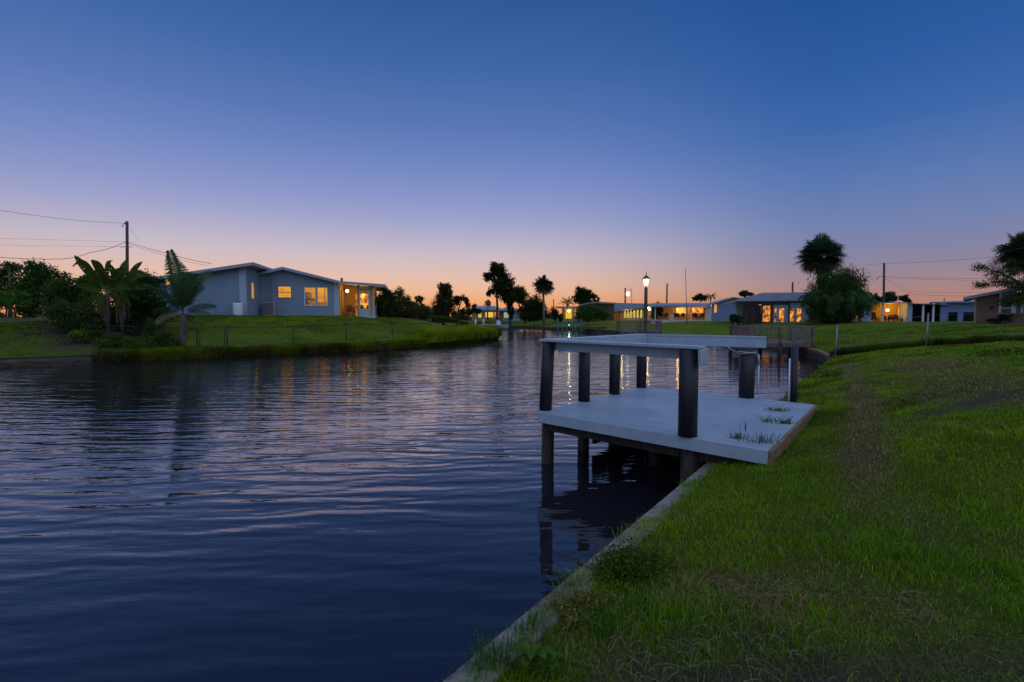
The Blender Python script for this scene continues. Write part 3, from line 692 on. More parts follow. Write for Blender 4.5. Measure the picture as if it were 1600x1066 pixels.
# lone piling past the dock
pl = D(1240, 624, C_.y+.55); pl = Vector((pl.x, pl.y, 0))
lp_ = thing('mooring_piling', 'lone dark piling standing in the grass behind the right end of the dock', 'piling', (pl.x, pl.y, 0))
m = MB(); m.cyl(pl.x, pl.y, .3, D(1240, 541, pl.y).z, .054, 20); m.build('post', M['piling'], lp_)
m = MB(); m.cyl(pl.x-.085, pl.y, .6, 1.52, .014, 8); m.build('pipe', M['pale_paint'], lp_)

# weeds growing up through the boards
def weed(px, py, n, h, sp, label, seed, stalk=False):
    p = G(px, py, ZD); rs = np.random.default_rng(seed)
    n = int(n*.6); root = thing('weed_tuft', label, 'weed', (p.x, p.y, ZD), 'weeds growing through the dock boards')
    x = p.x+rs.normal(0, sp, n)*1.0; y = p.y+rs.normal(0, sp*.45, n)
    c = np.array([.11, .17, .03])*rs.uniform(.5, 1.6, n)[:, None]
    blades('leaves', x, y, np.full(n, ZD+.012), h*rs.uniform(.4, 1.1, n), np.full(n, .007), c, parent=root, lean=.8)
    if stalk:
        m = MB(); m.tube([(p.x+.08, p.y, ZD), (p.x+.085, p.y, ZD+.16)], .003, 5); m.tube([(p.x+.085, p.y, ZD+.10), (p.x+.087, p.y, ZD+.2)], [.008, .004], 6); m.build('seed_stalk', M['blade2'], root)
    m = MB()
    for k in range(9):
        a = rs.uniform(0, 6.28); r = rs.uniform(.08, .22)*(.5+sp*4); q0 = Vector((p.x+rs.normal(0, sp*.6), p.y+rs.normal(0, sp*.3), ZD+.004)); q1 = q0+Vector((math.cos(a)*r*.5, math.sin(a)*r*.5, rs.uniform(.01, .06))); q2 = q1+Vector((math.cos(a+.4)*r*.5, math.sin(a+.4)*r*.5, rs.uniform(-.01, .09)))
        q1.z = max(q1.z, ZD+.01); q2.z = max(q2.z, ZD+.01); m.tube([q0, q1, q2], [.003, .003, .0012], 5)
    m.build('stems', M['blade2'], root)
M['blade2'] = surf('weed_stem', (.05, .06, .02), (.11, .10, .05), .8, 10)
weed(1153, 685, 90, .07, .05, 'green weed tuft with a seed stalk near the front edge of the dock', 1, True)
weed(1190, 692, 70, .12, .10, 'straggly weed nearest the dock corner by the lawn', 2)
weed(1205, 660, 80, .07, .13, 'sprawling thin weed across the middle of the dock boards', 3)
weed(1228, 662, 110, .05, .06, 'low dense weed at the brown rim of the dock', 4)
weed(1218, 642, 160, .05, .10, 'greyish dry weed patch at the back right of the dock', 5)

# ---- plants along the near seawall
def bush_leaf(name, label, p, R, n, leaf, base, seed, cat='plant'):
    foliage(name, [((p[0], p[1], p[2]), R)], n, leaf, seed, base, label=label, cat=cat, loc=p)
def leaf_quads(C, nrm_az, tilt, size, aspect):
    pass
def foliage(name, blobs, n, leaf, seed, base, parent=None, fill=.35, label=None, cat=None, loc=None, shell=.55, aspect=.5, var=.35, droop=0., group=None, jitter=0.18, holes=0.0, tips=None):
    """crown of many small leaf faces spread over the volume of lumpy clumps"""
    rs = np.random.default_rng(seed)
    base = np.array(base)*np.array([2.0, 1.9, 1.1]); n = int(n*1.5); leaf = leaf*1.1; tot = sum(b[1][0]*b[1][1]+b[1][0]*b[1][2]*2 for b in blobs)
    Vs = []; Cs = []
    for c, R in blobs:
        k = max(8, int(n*(R[0]*R[1]+R[0]*R[2]*2)/tot))
        # sub-clumps
        ns = max(6, k//45); sd = rs.normal(size=(ns, 3)); sd /= np.linalg.norm(sd, axis=1)[:, None]
        sd *= np.where(rs.random(ns) < fill, rs.uniform(.1, .7, ns), rs.uniform(shell, 1.02, ns))[:, None]; br = rs.uniform(1-var, 1+var, ns)
        i = rs.integers(0, ns, k); off = rs.normal(0, jitter, (k, 3))
        p = (sd[i]+off)*np.array(R)+np.array(c)
        d = rs.normal(size=(k, 3)); d[:, 2] -= droop; d /= np.linalg.norm(d, axis=1)[:, None]
        s = np.cross(d, rs.normal(size=(k, 3))); s /= np.linalg.norm(s, axis=1)[:, None]
        L_ = leaf*rs.uniform(.6, 1.35, k)[:, None]
        q = np.stack([p-d*L_*.5, p+s*L_*aspect*.5-d*L_*.05, p+d*L_*.5, p-s*L_*aspect*.5-d*L_*.05], 1)
        Vs.append(q.reshape(-1, 3))
        col = base*br[i][:, None]*rs.uniform(.7, 1.3, k)[:, None]
        if tips is not None:
            t = (rs.random(k) < .12)[:, None]; col = np.where(t, np.array(tips), col)
        Cs.append(np.repeat(col, 4, axis=0))
    V = np.concatenate(Vs); Cc = np.concatenate(Cs)
    Fq = np.arange(len(V)).reshape(-1, 4)
    o = np_mesh(name, V, Fq, M['leaf'], Cc, parent=parent, loc=loc)
    if label: tag(o, label, cat, group)
    return o
def gp(px, py, z): v = G(px, py, z); return (v.x, v.y, v.z)
p = gp(962, 905, .52)
foliage('wild_plant', [((p[0]-.05, p[1]-.02, p[2]+.02), (.10, .08, .05)), ((p[0]+.02, p[1]+.06, p[2]+.06), (.12, .10, .08)), ((p[0]+.14, p[1]+.15, p[2]+.03), (.14, .09, .05)), ((p[0]+.02, p[1]-.13, p[2]), (.09, .07, .03)), ((p[0]+.16, p[1]-.02, p[2]), (.12, .1, .04)), ((p[0]+.10, p[1]+.02, p[2]+.09), (.13, .13, .09)), ((p[0]+.22, p[1]+.10, p[2]+.05), (.13, .12, .06))], 4600, .026, 11, (.035, .065, .008), jitter=.4, label='low leafy weed clump spilling onto the seawall cap', cat='plant', loc=p, tips=(.16, .14, .04))
p = gp(895, 960, .52)
foliage('wild_plant', [((p[0]+.04, p[1], p[2]+.05), (.13, .09, .06)), ((p[0]+.16, p[1]+.06, p[2]+.01), (.11, .09, .05)), ((p[0]+.05, p[1]-.1, p[2]+.01), (.1, .09, .05))], 1800, .024, 12, (.10, .09, .035), label='small brownish weed beside the seawall cap', cat='plant', loc=p, jitter=.4)
def weedgrass(px, py, n, h, label, seed, sp=.07, c=(.05, .14, .02)):
    p = gp(px, py, .52); rs = np.random.default_rng(seed)
    x = p[0]+rs.normal(0, sp, n); y = p[1]+rs.normal(0, sp, n)
    o = blades('grass_tuft', x, y, np.full(n, p[2]-.01), h*rs.uniform(.4, 1.15, n), np.full(n, .005), np.array(c)*rs.uniform(.6, 1.5, n)[:, None], parent=None, lean=.45, loc=p)
    tag(o, label, 'grass tuft', 'long grass tufts along the seawall')
weedgrass(775, 1035, 150, .16, 'long grass tuft at the very bottom of the seawall cap', 5)
weedgrass(830, 990, 110, .13, 'grass tuft leaning over the seawall cap beside the brownish weed', 6, .05)
weedgrass(945, 985, 240, .17, 'tall bright green tuft on the lawn edge below the leafy weed clump', 7, .08, (.05, .17, .015))
weedgrass(1010, 955, 200, .14, 'green tuft just right of the leafy weed clump', 8, .09, (.06, .16, .02))
weedgrass(1130, 748, 260, .09, 'bright grass tuft where the seawall meets the dock', 9, .13, (.06, .18, .02))
# broad leaved weeds
def broad(px, py, label, seed, s=.09):
    p = gp(px, py, .56); rs = random.Random(seed); Vs = []; Fs = []; Cs = []
    for k in range(9):
        a = k*2.4+rs.uniform(-.3, .3); r = s*rs.uniform(.7, 1.1); up = rs.uniform(.25, .7)
        d = Vector((math.cos(a), math.sin(a), 0)); n = Vector((-d.y, d.x, 0)); b0 = len(Vs)
        for i, (t, w) in enumerate(((0, .05), (.3, .22), (.6, .30), (.85, .2), (1, .01))):
            c = Vector(p)+d*r*t+Vector((0, 0, .01+up*s*math.sin(t*2.2)))
            Vs += [c+n*r*w+Vector((0, 0, .012*math.sin(t*3))), c, c-n*r*w+Vector((0, 0, .012*math.sin(t*3)))]
        for i in range(4):
            for j in (0, 1): o = b0+i*3+j; Fs.append((o, o+1, o+4, o+3))
        g = rs.uniform(.8, 1.2); Cs += [(.07*g, .14*g, .015*g)]*15
    o = np_mesh('broadleaf_weed', np.array([tuple(v) for v in Vs]), np.array(Fs), M['leaf'], np.array(Cs), loc=p)
    tag(o, label, 'weed', 'broad leaved weeds in the near grass')
broad(832, 1036, 'broad leaved bright green weed at the bottom edge of the lawn', 1, .10)
broad(860, 1045, 'darker broad leaved weed right of the bright one at the bottom edge', 2, .07)
broad(1040, 908, 'small round leaved weed by the dry patch in the near lawn', 3, .04)
# long dry stems lying in the near grass
def straw():
    m = MB(); 
    for (cx, cy, n, sp) in ((1175, 930, 110, .17), (1110, 1010, 45, .25), (1230, 1030, 40, .3), (1420, 965, 30, .12), (1020, 1030, 30, .2)):
        c = G(cx, cy, .6)
        for k in range(n):
            x = c.x+RNG.normal(0, sp); y = c.y+RNG.normal(0, sp*.6); a = RNG.uniform(0, 6.28); l = RNG.uniform(.05, .15)
            z = hz(x, y)+.018; pts = []
            b = RNG.normal(0, .5)
            for i in range(4):
                t = i/3-.5; pts.append((x+math.cos(a+b*t)*l*t, y+math.sin(a+b*t)*l*t, z+.025*(.25-t*t)*4*RNG.uniform(.3, 1)+.012))
            m.tube(pts, .0014, 4, caps=False)
    tag(m.build('dry_grass_stems', surf('straw', (.13, .09, .04), (.30, .21, .11), .8, 30)), 'loose straw coloured stems lying on the near lawn', 'dry grass', kind='stuff')
straw()

def floaters():
    for i, (px, py, s, lb) in enumerate(((853, 891, .03, 'dark leaf floating near the seawall'), (943, 824, .022, 'small leaf floating in the reflection beside the dock'), (412, 655, .05, 'drifting leaf far out on the water'), (905, 812, .018, 'tiny leaf floating below the dock post reflections'))):
        p = G(px, py, .004); m = MB(); m.add([(p.x-s, p.y, .006), (p.x-s*.2, p.y-s*.5, .004), (p.x+s*1.2, p.y-s*.1, .008), (p.x+s*.3, p.y+s*.5, .004), (p.x, p.y, .014)], [(0, 1, 4), (1, 2, 4), (2, 3, 4), (3, 0, 4)]); tag(m.build('floating_leaf', M['bark'], None, tuple(p)), lb, 'leaf', 'leaves floating on the canal')
floaters()
# ================================================================ wire fence on the right
def fence_right():
    root = thing('wire_fence', 'sagging wire fence on leaning pale metal posts across the right lawn', 'fence', (FP1.x, FP1.y, hz(FP1.x, FP1.y)))
    tops = []
    for px, ptop, pbot in ((1306, 509, 549), (1448, 491, 538)):
        s = 0 if px < 1400 else 3.05
        x, y = fl_pt(s); z = hz(x, y)
        b = D(px-1, pbot, y); tp = D(px+2.5, ptop, y); b.z = min(b.z, z)
        m = MB(); m.tube([(b.x, b.y, b.z-.2), tuple(tp)], [.028, .026], 12); m.ball((tp.x, tp.y, tp.z+.01), .034, 6)
        m.build('fence_post', M['galv'], root); tops.append((b, tp))
    x, y = fl_pt(7.2); z = hz(x, y); tops.append((Vector((x, y, z)), Vector((x+.03, y, z+1.05))))
    m = MB(); m.cyl(x, y, z-.2, z+1.05, .028, 12); m.build('fence_post', M['galv'], root)
    w = MB()
    for i in range(2):
        (b0, t0), (b1, t1) = tops[i], tops[i+1]
        for f in (.97, .62, .3):
            p0 = b0.lerp(t0, f); p1 = b1.lerp(t1, f); w.tube([p0, p0.lerp(p1, .5)-Vector((0, 0, .05)), p1], .004, 5)
    w.build('fence_wire', M['galv'], root)
fence_right()
# ================================================================ neighbour dock, lamp post and other waterside things
def railed_dock(name, label, P0, ang, Lx, Ly, zf, rh, mat, gap=.12, sides='FLR', legs=True, skirt=.2):
    T = Matrix.Translation((P0[0], P0[1], 0)) @ Matrix.Rotation(ang, 4, 'Z')
    root = thing(name, label, 'dock', (P0[0], P0[1], 0))
    m = MB(T)
    nb = int(Lx/.15)
    for i in range(nb): m.box(i*Lx/nb, (i+1)*Lx/nb-.008, 0, Ly, zf-.04, zf)
    m.build('deck_boards', mat, root)
    m = MB(T); m.box(-.02, Lx+.02, -.05, -.004, zf-skirt, zf-.045); m.build('rim_board', mat, root); m = MB(T); m.box(-.02, Lx+.02, Ly+.004, Ly+.05, zf-skirt, zf-.045); m.build('rim_board', mat, root)
    runs = {'F': ((0, 0), (Lx, 0)), 'L': ((0, 0), (0, Ly)), 'R': ((Lx, 0), (Lx, Ly)), 'B': ((0, Ly), (Lx, Ly))}
    for s in sides:
        a, b = runs[s]; l = math.hypot(b[0]-a[0], b[1]-a[1]); n = int(l/gap)
        m = MB(T)
        m.beam((*a, zf+rh), (*b, zf+rh), .13, .035); m.beam((*a, zf+rh-.09), (*b, zf+rh-.09), .04, .08); m.beam((*a, zf+.12), (*b, zf+.12), .04, .08)
        for k in range(1, n):
            t = k/n; x = a[0]+(b[0]-a[0])*t; y = a[1]+(b[1]-a[1])*t; m.box(x-.016, x+.016, y-.045, y-.021, zf+.08, zf+rh-.05)
        m.build('railing', M['dock_rail'], root)
    for x in (0, Lx/2, Lx):
        for y in (0, Ly):
            m = MB(T); m.box(x-.06, x+.06, y-.06, y+.06, zf+.002, zf+rh+.02); m.build('rail_post', mat, root)
            if legs: m = MB(T); m.cyl(x, y, -1.2, zf-.045, .11, 12); m.build('piling', M['wet_wood'], root)
    return root, T
pA = G(1168, 537, .72)
railed_dock('railed_dock', 'brown railed wooden dock next door with a bench', (pA.x, pA.y), math.radians(-4), 3.55, 2.6, .74, .93, M['red_wood'], .22)
# bench / table of that dock
b0 = thing('slatted_bench', 'low dark bench standing on the brown railed dock', 'bench', (pA.x+.7, pA.y+1.9, .74))
m = MB(); m.box(pA.x+.2, pA.x+1.5, pA.y+1.6, pA.y+2.1, 1.14, 1.19); m.build('seat', M['red_wood'], b0)
for dx in (.25, 1.4): m = MB(); m.box(pA.x+dx, pA.x+dx+.07, pA.y+1.65, pA.y+2.05, .742, 1.138); m.build('leg', M['red_wood'], b0)
m = MB(); m.box(pA.x+.2, pA.x+1.5, pA.y+2.11, pA.y+2.16, 1.2, 1.6); m.build('backrest', M['red_wood'], b0)
pB = G(968, 518, .9); pB = D(968, 518, 47)
railed_dock('lattice_dock', 'dark railed dock at the foot of the lamp post', (pB.x, pB.y), math.radians(-6), 3.8, 2.2, pB.z, 1.0, M['red_wood'], .16)
# ---- lamp post
def lamp_post():
    b = D(1008.5, 521, 46.2); root = thing('lamp_post', 'tall dark timber post carrying a glowing carriage lantern', 'lamp post', (b.x, b.y, 0))
    t = D(1009.3, 452, 46.2); z1 = t.z
    m = MB(); m.box(b.x-.125, b.x+.125, b.y-.125, b.y+.125, -1.2, z1); m.build('post', M['pole_wood'], root, bevel=.01)
    x, y = b.x, b.y
    m = MB(); m.cyl(x, y, z1, z1+.10, .16, 12); m.cyl(x, y, z1+.10, z1+.25, .06, 10, r1=.09); m.cyl(x, y, z1+.25, z1+.29, .17, 6); ln = m.build('lantern_base', M['black_metal'], root)
    zb = z1+.29; zt = zb+.62
    m = MB(); m.tube([(x, y, zb), (x, y, zt)], [.15, .27], 6, smooth=False); m.build('lantern_glass', M['lamp_glass'], root)
    m = MB()
    for k in range(6):
        a = k*math.pi/3; m.tube([(x+math.cos(a)*.158, y+math.sin(a)*.158, zb), (x+math.cos(a)*.285, y+math.sin(a)*.285, zt)], .016, 5)
    m.build('lantern_frame', M['black_metal'], root)
    m = MB(); m.tube([(x, y, zt), (x, y, zt+.03), (x, y, zt+.32), (x, y, zt+.40), (x, y, zt+.42), (x, y, zt+.72)], [.40, .41, .10, .035, .05, .008], 6, smooth=False); m.build('lantern_roof', M['bark'], root)
    lamp((x, y-.55, zb+.3), 18, (1, .75, .42), .25)
lamp_post()

def pole(name, label, px, ptop, pbot, Y, r, cat='utility pole', mat='pole_wood', lean=0, cross=None, group=None):
    b = D(px, pbot, Y); t = D(px+lean, ptop, Y); zb = min(hz(b.x, b.y)-.3, b.z)
    root = thing(name, label, cat, (b.x, b.y, zb+.3), group)
    m = MB(); m.tube([(b.x, b.y, zb), tuple(t)], [r, r*.8], 12); m.build('shaft', M[mat], root)
    return root, t
def wires(name, label, px_pts, rad=.02, cat='cable', group='overhead cables', sag=.0):
    rad *= .65
    pts = [D(*p) for p in px_pts]; fine = []
    for i in range(len(pts)-1):
        for k in range(8):
            t = k/8; q = pts[i].lerp(pts[i+1], t); q.z -= sag*4*t*(1-t); fine.append(q)
    fine.append(pts[-1])
    m = MB(); m.tube(fine, rad, 4, caps=False); o = m.build(name, M['cable'], None, tuple(pts[0])); tag(o, label, cat, group); return o
up, ut = pole('utility_pole', 'tall wooden utility pole behind the banana plants', 198.5, 346, 480, 52, .16)
m = MB(); t = ut
m.tube([(t.x-.5, t.y, t.z-.35), (t.x-.1, t.y, t.z-.2)], .03, 6); m.build('bracket', M['galv'], up)
for dx, rr_ in ((-.2, .10), (-.5, .07)): m = MB(); m.ball((t.x+dx, t.y, t.z-.2-.3*(dx < -.3)), rr_, 6); m.build('insulator', M['galv'], up)
m = MB(); zz = D(198, 386, 52).z; m.beam((t.x-.8, t.y, zz), (t.x+.4, t.y, zz), .06, .06); m.build('bracket', M['galv'], up)
wires('overhead_cable', 'topmost cable running left from the tall utility pole', [(-1500, 265, 30), (-60, 318, 40), (197, 349, 52)], .022, sag=.3)
wires('overhead_cable', 'thick low cable rising from the left edge to the tall pole', [(-1500, 372, 30), (-60, 396, 40), (90, 405, 46), (140, 395, 49), (197, 378, 52)], .035, sag=.15)
wires('overhead_cable', 'faint upper parallel cable left of the tall pole', [(-1500, 352, 60), (-60, 371, 60), (197, 378, 52)], .014)
wires('overhead_cable', 'faint lower parallel cable left of the tall pole', [(-1500, 366, 60), (-60, 382, 60), (197, 386, 52)], .014)
wires('overhead_cable', 'service cable dropping from the tall pole to the blue-grey house roof', [(199, 378, 52), (262, 396, 46), (330, 412, 40)], .030, sag=.08)
wires('overhead_cable', 'thin second service cable beside the thicker one to the house', [(199, 380, 52), (262, 400, 46), (326, 415, 40)], .016, sag=.1)
wires('overhead_cable', 'short slack guy cable right of the tall pole top', [(199, 349, 52), (217, 379, 50)], .014)
up2, ut2 = pole('utility_pole', 'utility pole behind the lit carport on the right', 1381.5, 411, 472, 75, .17)
m = MB(); zz = D(1381, 432, 75).z; m.beam((ut2.x-.9, 75, zz), (ut2.x+.5, 75, zz), .06, .06); m.build('bracket', M['galv'], up2)
wires('overhead_cable', 'top cable running right from the pole behind the carport', [(1260, 418, 95), (1381, 412, 75), (1560, 401, 62), (1700, 394, 55), (2900, 350, 45)], .02, sag=.12)
wires('overhead_cable', 'middle pair upper cable right of the pole behind the carport', [(1300, 436, 90), (1381, 432, 75), (1540, 435, 66), (1700, 440, 60), (2900, 425, 50)], .022, sag=.1)
wires('overhead_cable', 'middle pair lower cable right of the pole behind the carport', [(1381, 434, 75), (1540, 438, 66), (1700, 444, 60), (2900, 432, 50)], .018, sag=.1)
wires('overhead_cable', 'sloping cable dropping right from the pole toward the low roofs', [(1382, 434, 75), (1425, 460, 70), (1520, 462, 66), (1640, 464, 60)], .022, sag=.1)
wires('overhead_cable', 'lowest faint cable above the blue carport roof', [(1420, 456, 80), (1520, 457, 72), (1660, 456, 64)], .016, sag=.1)
pole('utility_pole', 'slim leaning pole above the white porch roof', 1041.5, 443, 475, 90, .16, lean=1)
pole('utility_pole', 'short pole top above the dark pool enclosure roof', 1238.5, 441, 470, 90, .18)
pole('utility_pole', 'pole just left of the round white street light', 977, 450, 480, 110, .2)
pole('utility_pole', 'thin short pole top left of the date palm', 865, 467, 490, 120, .12)
pole('utility_pole', 'stubby thin mast over the blue carport', 1475.5, 466, 480, 85, .07)
pole('flagpole', 'thin bare flagpole leaning slightly behind the white porch', 1074, 420, 478, 66, .05, 'flagpole', 'galv', lean=-3)
sl_, st = pole('street_lamp', 'street lamp with a round white light beyond the roofs', 987, 452, 482, 108, .08, 'street lamp', 'galv')
m = MB(); m.tube([tuple(st), (st.x-.7, st.y, st.z+.02), (st.x-.9, st.y, st.z-.1)], .05, 6); m.build('arm', M['galv'], sl_)
g = D(981, 459.5, 107.8); m = MB(); m.ball(tuple(g), .36, 8, sz=1.2); m.build('lamp_globe', M['cool_bulb'], sl_)

# ---- green lit pilings dock in the far reach
gl = D(890, 514, 70); root = thing('far_dock', 'low far dock with slim pilings lit green', 'dock', (gl.x, gl.y, 0))
M['green_pile'] = surf('green_pile', (.03, .10, .10), (.05, .16, .14), .6, 4); m = MB(); z = D(890, 511.5, 70).z
m.box(gl.x-4.4, gl.x+5.2, 70, 71.6, z-.15, z); m.build('deck_boards', M['wet_wood'], root)
for px, yt in ((871.5, 497), (879, 501), (886, 498), (895, 499), (900, 503), (908, 498.5)):
    q = D(px, yt, 69.7); m = MB(); m.cyl(q.x, 69.8, -1.2, q.z, .10, 10); m.build('piling', M['green_pile'], root)
m = MB(); q = D(886, 505, 69.9); m.box(gl.x-1.8, gl.x+2.2, 69.68, 69.74, q.z, q.z+.12); m.build('railing', M['green_pile'], root)
gb = thing('dock_light', 'small green glowing light under the far dock pilings', 'dock light', (gl.x, 70.6, z+.35))
m = MB(); m.ball((gl.x, 70.6, z+.3), .07, 6); m.build('bulb', flat('green_bulb', (.1, .9, .5), .4, 0, 4, (.1, 1, .5)), gb)
m = MB(); m.cyl(gl.x, 70.6, z+.002, z+.24, .03, 8); m.build('stem', M['black_metal'], gb)
lamp((gl.x, 70.6, z+.6), 25, (.15, 1, .6), .1)
# ---- white marker pilings and the moored boat
for px, yt, yb, lb in ((743, 499, 511, 'left white topped mooring post in the far reach'), (755.5, 499, 507, 'middle white topped mooring post left of the boat'), (778, 500, 506, 'right white topped mooring post behind the boat')):
    q = D(px, yt, 90); r_ = thing('mooring_post', lb, 'mooring post', (q.x, 90, 0), 'white topped mooring posts')
    m = MB(); zc = D(px, yb, 90).z; m.cyl(q.x, 90, -1.2, zc-.01, .13, 10); m.build('piling', M['wet_wood'], r_)
    m = MB(); m.cyl(q.x, 90, zc, q.z, .17, 10); m.build('sleeve', M['pale_paint'], r_)
def boat():
    c = D(775, 508, 88); z0 = .15
    root = thing('motor_boat', 'small white motor boat moored at the far end of the canal', 'boat', (c.x, 88, 0))
    st_ = [(-2.6, .05, .95), (-1.8, .55, .85), (-.6, .85, .75), (.8, .9, .72), (2.2, .85, .72)]
    vs = []; 
    for x, w, h in st_: vs += [(c.x+x, 88-w, z0+h), (c.x+x, 88-w*.55, z0+.12), (c.x+x, 88, z0-.05), (c.x+x, 88+w*.55, z0+.12), (c.x+x, 88+w, z0+h)]
    m = MB(); fs = []
    for i in range(4):
        for j in range(4): o = i*5+j; fs.append((o, o+1, o+6, o+5))
    fs += [(20, 21, 22, 23, 24)]
    m.add(vs, fs, 0, True)
    m.add([(c.x+x, 88+s*w*.98, z0+h-.08) for x, w, h in st_ for s in (-1, 1)], [(i*2, i*2+2, i*2+3, i*2+1) for i in range(4)])
    m.build('hull', M['pale_paint'], root)
    m = MB(); m.box(c.x+.1, c.x+.8, 87.75, 88.25, z0+.66, z0+1.35); m.build('console', M['pale_paint'], root)
    m = MB(); m.hexa([(c.x-.02, 87.72, z0+1.36), (c.x+.08, 87.72, z0+1.36), (c.x+.08, 88.28, z0+1.36), (c.x-.02, 88.28, z0+1.36), (c.x+.2, 87.76, z0+1.75), (c.x+.25, 87.76, z0+1.75), (c.x+.25, 88.24, z0+1.75), (c.x+.2, 88.24, z0+1.75)]); m.build('windscreen', M['win_dark'], root)
    m = MB(); m.box(c.x+2.2, c.x+2.75, 87.8, 88.2, z0+.5, z0+1.3); m.box(c.x+2.4, c.x+2.55, 87.9, 88.1, z0-.4, z0+.5); m.build('outboard_motor', M['black_metal'], root)
    m = MB(); m.box(c.x+1.1, c.x+1.6, 87.6, 88.4, z0+.66, z0+1.0); m.build('seat', M['cushion'], root)
boat()

# ================================================================ houses
class Frame:
    def __init__(s, px, Y, ang, z=None):
        p = D(px, 500, Y); s.o = Vector((p.x, Y, 0)); s.c = math.cos(math.radians(ang)); s.s = math.sin(math.radians(ang))
        s.M = Matrix(((s.c, -s.s, 0, s.o.x), (s.s, s.c, 0, s.o.y), (0, 0, 1, 0), (0, 0, 0, 1))); s.ang = math.radians(ang)
    def at(s, px, py, b=0):
        r = ray(px, py); k = r.x/r.y
        a = (k*(s.o.y+b*s.c)-s.o.x+b*s.s)/(s.c-k*s.s); Y = s.o.y+a*s.s+b*s.c
        return a, D(px, py, Y).z
    def side(s, px, py, a):      # on a wall running back at constant a
        r = ray(px, py); k = r.x/r.y
        b = (s.o.x+a*s.c-k*(s.o.y+a*s.s))/(s.s+k*s.c); return b, D(px, py, s.o.y+a*s.s+b*s.c).z
    def w(s, a, b, z): return s.M @ Vector((a, b, z))
def wall(fr, root, mat, b, a0, a1, z0, top, holes=(), th=.2, name='wall', breaks=()):
    """wall at depth b..b+th from a0 to a1; top: height function of a; holes (a0,a1,z0,z1)"""
    xs = sorted(set([a0, a1]+[x for x in breaks if a0 < x < a1]+[v for h in holes for v in (h[0], h[1]) if a0 < v < a1]))
    m = MB(fr.M)
    for i in range(len(xs)-1):
        x0, x1 = xs[i], xs[i+1]; hs = sorted([h for h in holes if h[0] <= x0+1e-6 and h[1] >= x1-1e-6], key=lambda h: h[2])
        z = z0
        for h in hs:
            if h[2] > z+1e-4: m.box(x0, x1, b, b+th, z, h[2])
            z = h[3]
        m.hexa([(x0, b, z), (x1, b, z), (x1, b+th, z), (x0, b+th, z), (x0, b, top(x0)), (x1, b, top(x1)), (x1, b+th, top(x1)), (x0, b+th, top(x0))])
    return m.build(name, mat, root)
def window(fr, root, b, a0, a1, z0, z1, glass, mull=(), trans=(), fw=.06, frame='pale_paint', name='window'):
    m = MB(fr.M); y0, y1 = b-.03, b+.08
    m.box(a0, a0+fw, y0, y1, z0, z1); m.box(a1-fw, a1, y0, y1, z0, z1); m.box(a0+fw, a1-fw, y0, y1, z0, z0+fw); m.box(a0+fw, a1-fw, y0, y1, z1-fw, z1)
    for t in mull: x = a0+(a1-a0)*t; m.box(x-fw*.4, x+fw*.4, y0+.005, y1-.01, z0+fw, z1-fw)
    for t in trans: z = z0+(z1-z0)*t; m.box(a0+fw, a1-fw, y0+.01, y1-.02, z-.025, z+.025)
    f = m.build(name, M[frame], root)
    m = MB(fr.M); m.box(a0+fw, a1-fw, b+.05, b+.06, z0+fw, z1-fw); m.build('pane', M[glass], f)
    return f
def rectpx(fr, x0, y0, x1, y1, b):
    a0, z1 = fr.at(x0, y0, b); a1, _ = fr.at(x1, y0, b); _, z0 = fr.at((x0+x1)/2, y1, b); _, z1 = fr.at((x0+x1)/2, y0, b)
    return a0, a1, z0, z1
def roofslab(fr, root, prof, b0, b1, th=.16, mat='roof', fmat='fascia', name='roof'):
    """prof: list of (a,z) along the gable, extruded b0..b1"""
    m = MB(fr.M)
    for i in range(len(prof)-1):
        (a0, z0), (a1, z1) = prof[i], prof[i+1]
        m.hexa([(a0, b0, z0-th*.3), (a1, b0, z1-th*.3), (a1, b1, z1-th*.3), (a0, b1, z0-th*.3), (a0, b0, z0), (a1, b0, z1), (a1, b1, z1), (a0, b1, z0)])
    r = m.build(name, M[mat], root)
    m = MB(fr.M)
    for i in range(len(prof)-1):
        (a0, z0), (a1, z1) = prof[i], prof[i+1]
        m.hexa([(a0, b0-.03, z0-th-.06), (a1, b0-.03, z1-th-.06), (a1, b0-.002, z1-th-.06), (a0, b0-.002, z0-th-.06), (a0, b0-.03, z0+.01), (a1, b0-.03, z1+.01), (a1, b0-.002, z1+.01), (a0, b0-.002, z0+.01)])
    for (a, z), sg in ((prof[0], -1), (prof[-1], 1)):
        x0, x1 = (a-.032, a-.002) if sg < 0 else (a+.002, a+.032); m.box(x0, x1, b0-.03, b1, z-th-.06, z+.01)
    m.build('fascia', M[fmat], r)
    m = MB(fr.M)
    for i in range(len(prof)-1):
        (a0, z0), (a1, z1) = prof[i], prof[i+1]
        m.hexa([(a0, b0, z0-th), (a1, b0, z1-th), (a1, b1, z1-th), (a0, b1, z0-th), (a0, b0, z0-th*.3-.002), (a1, b0, z1-th*.3-.002), (a1, b1, z1-th*.3-.002), (a0, b1, z0-th*.3-.002)])
    m.build('soffit', M['soffit'], r)
    return r

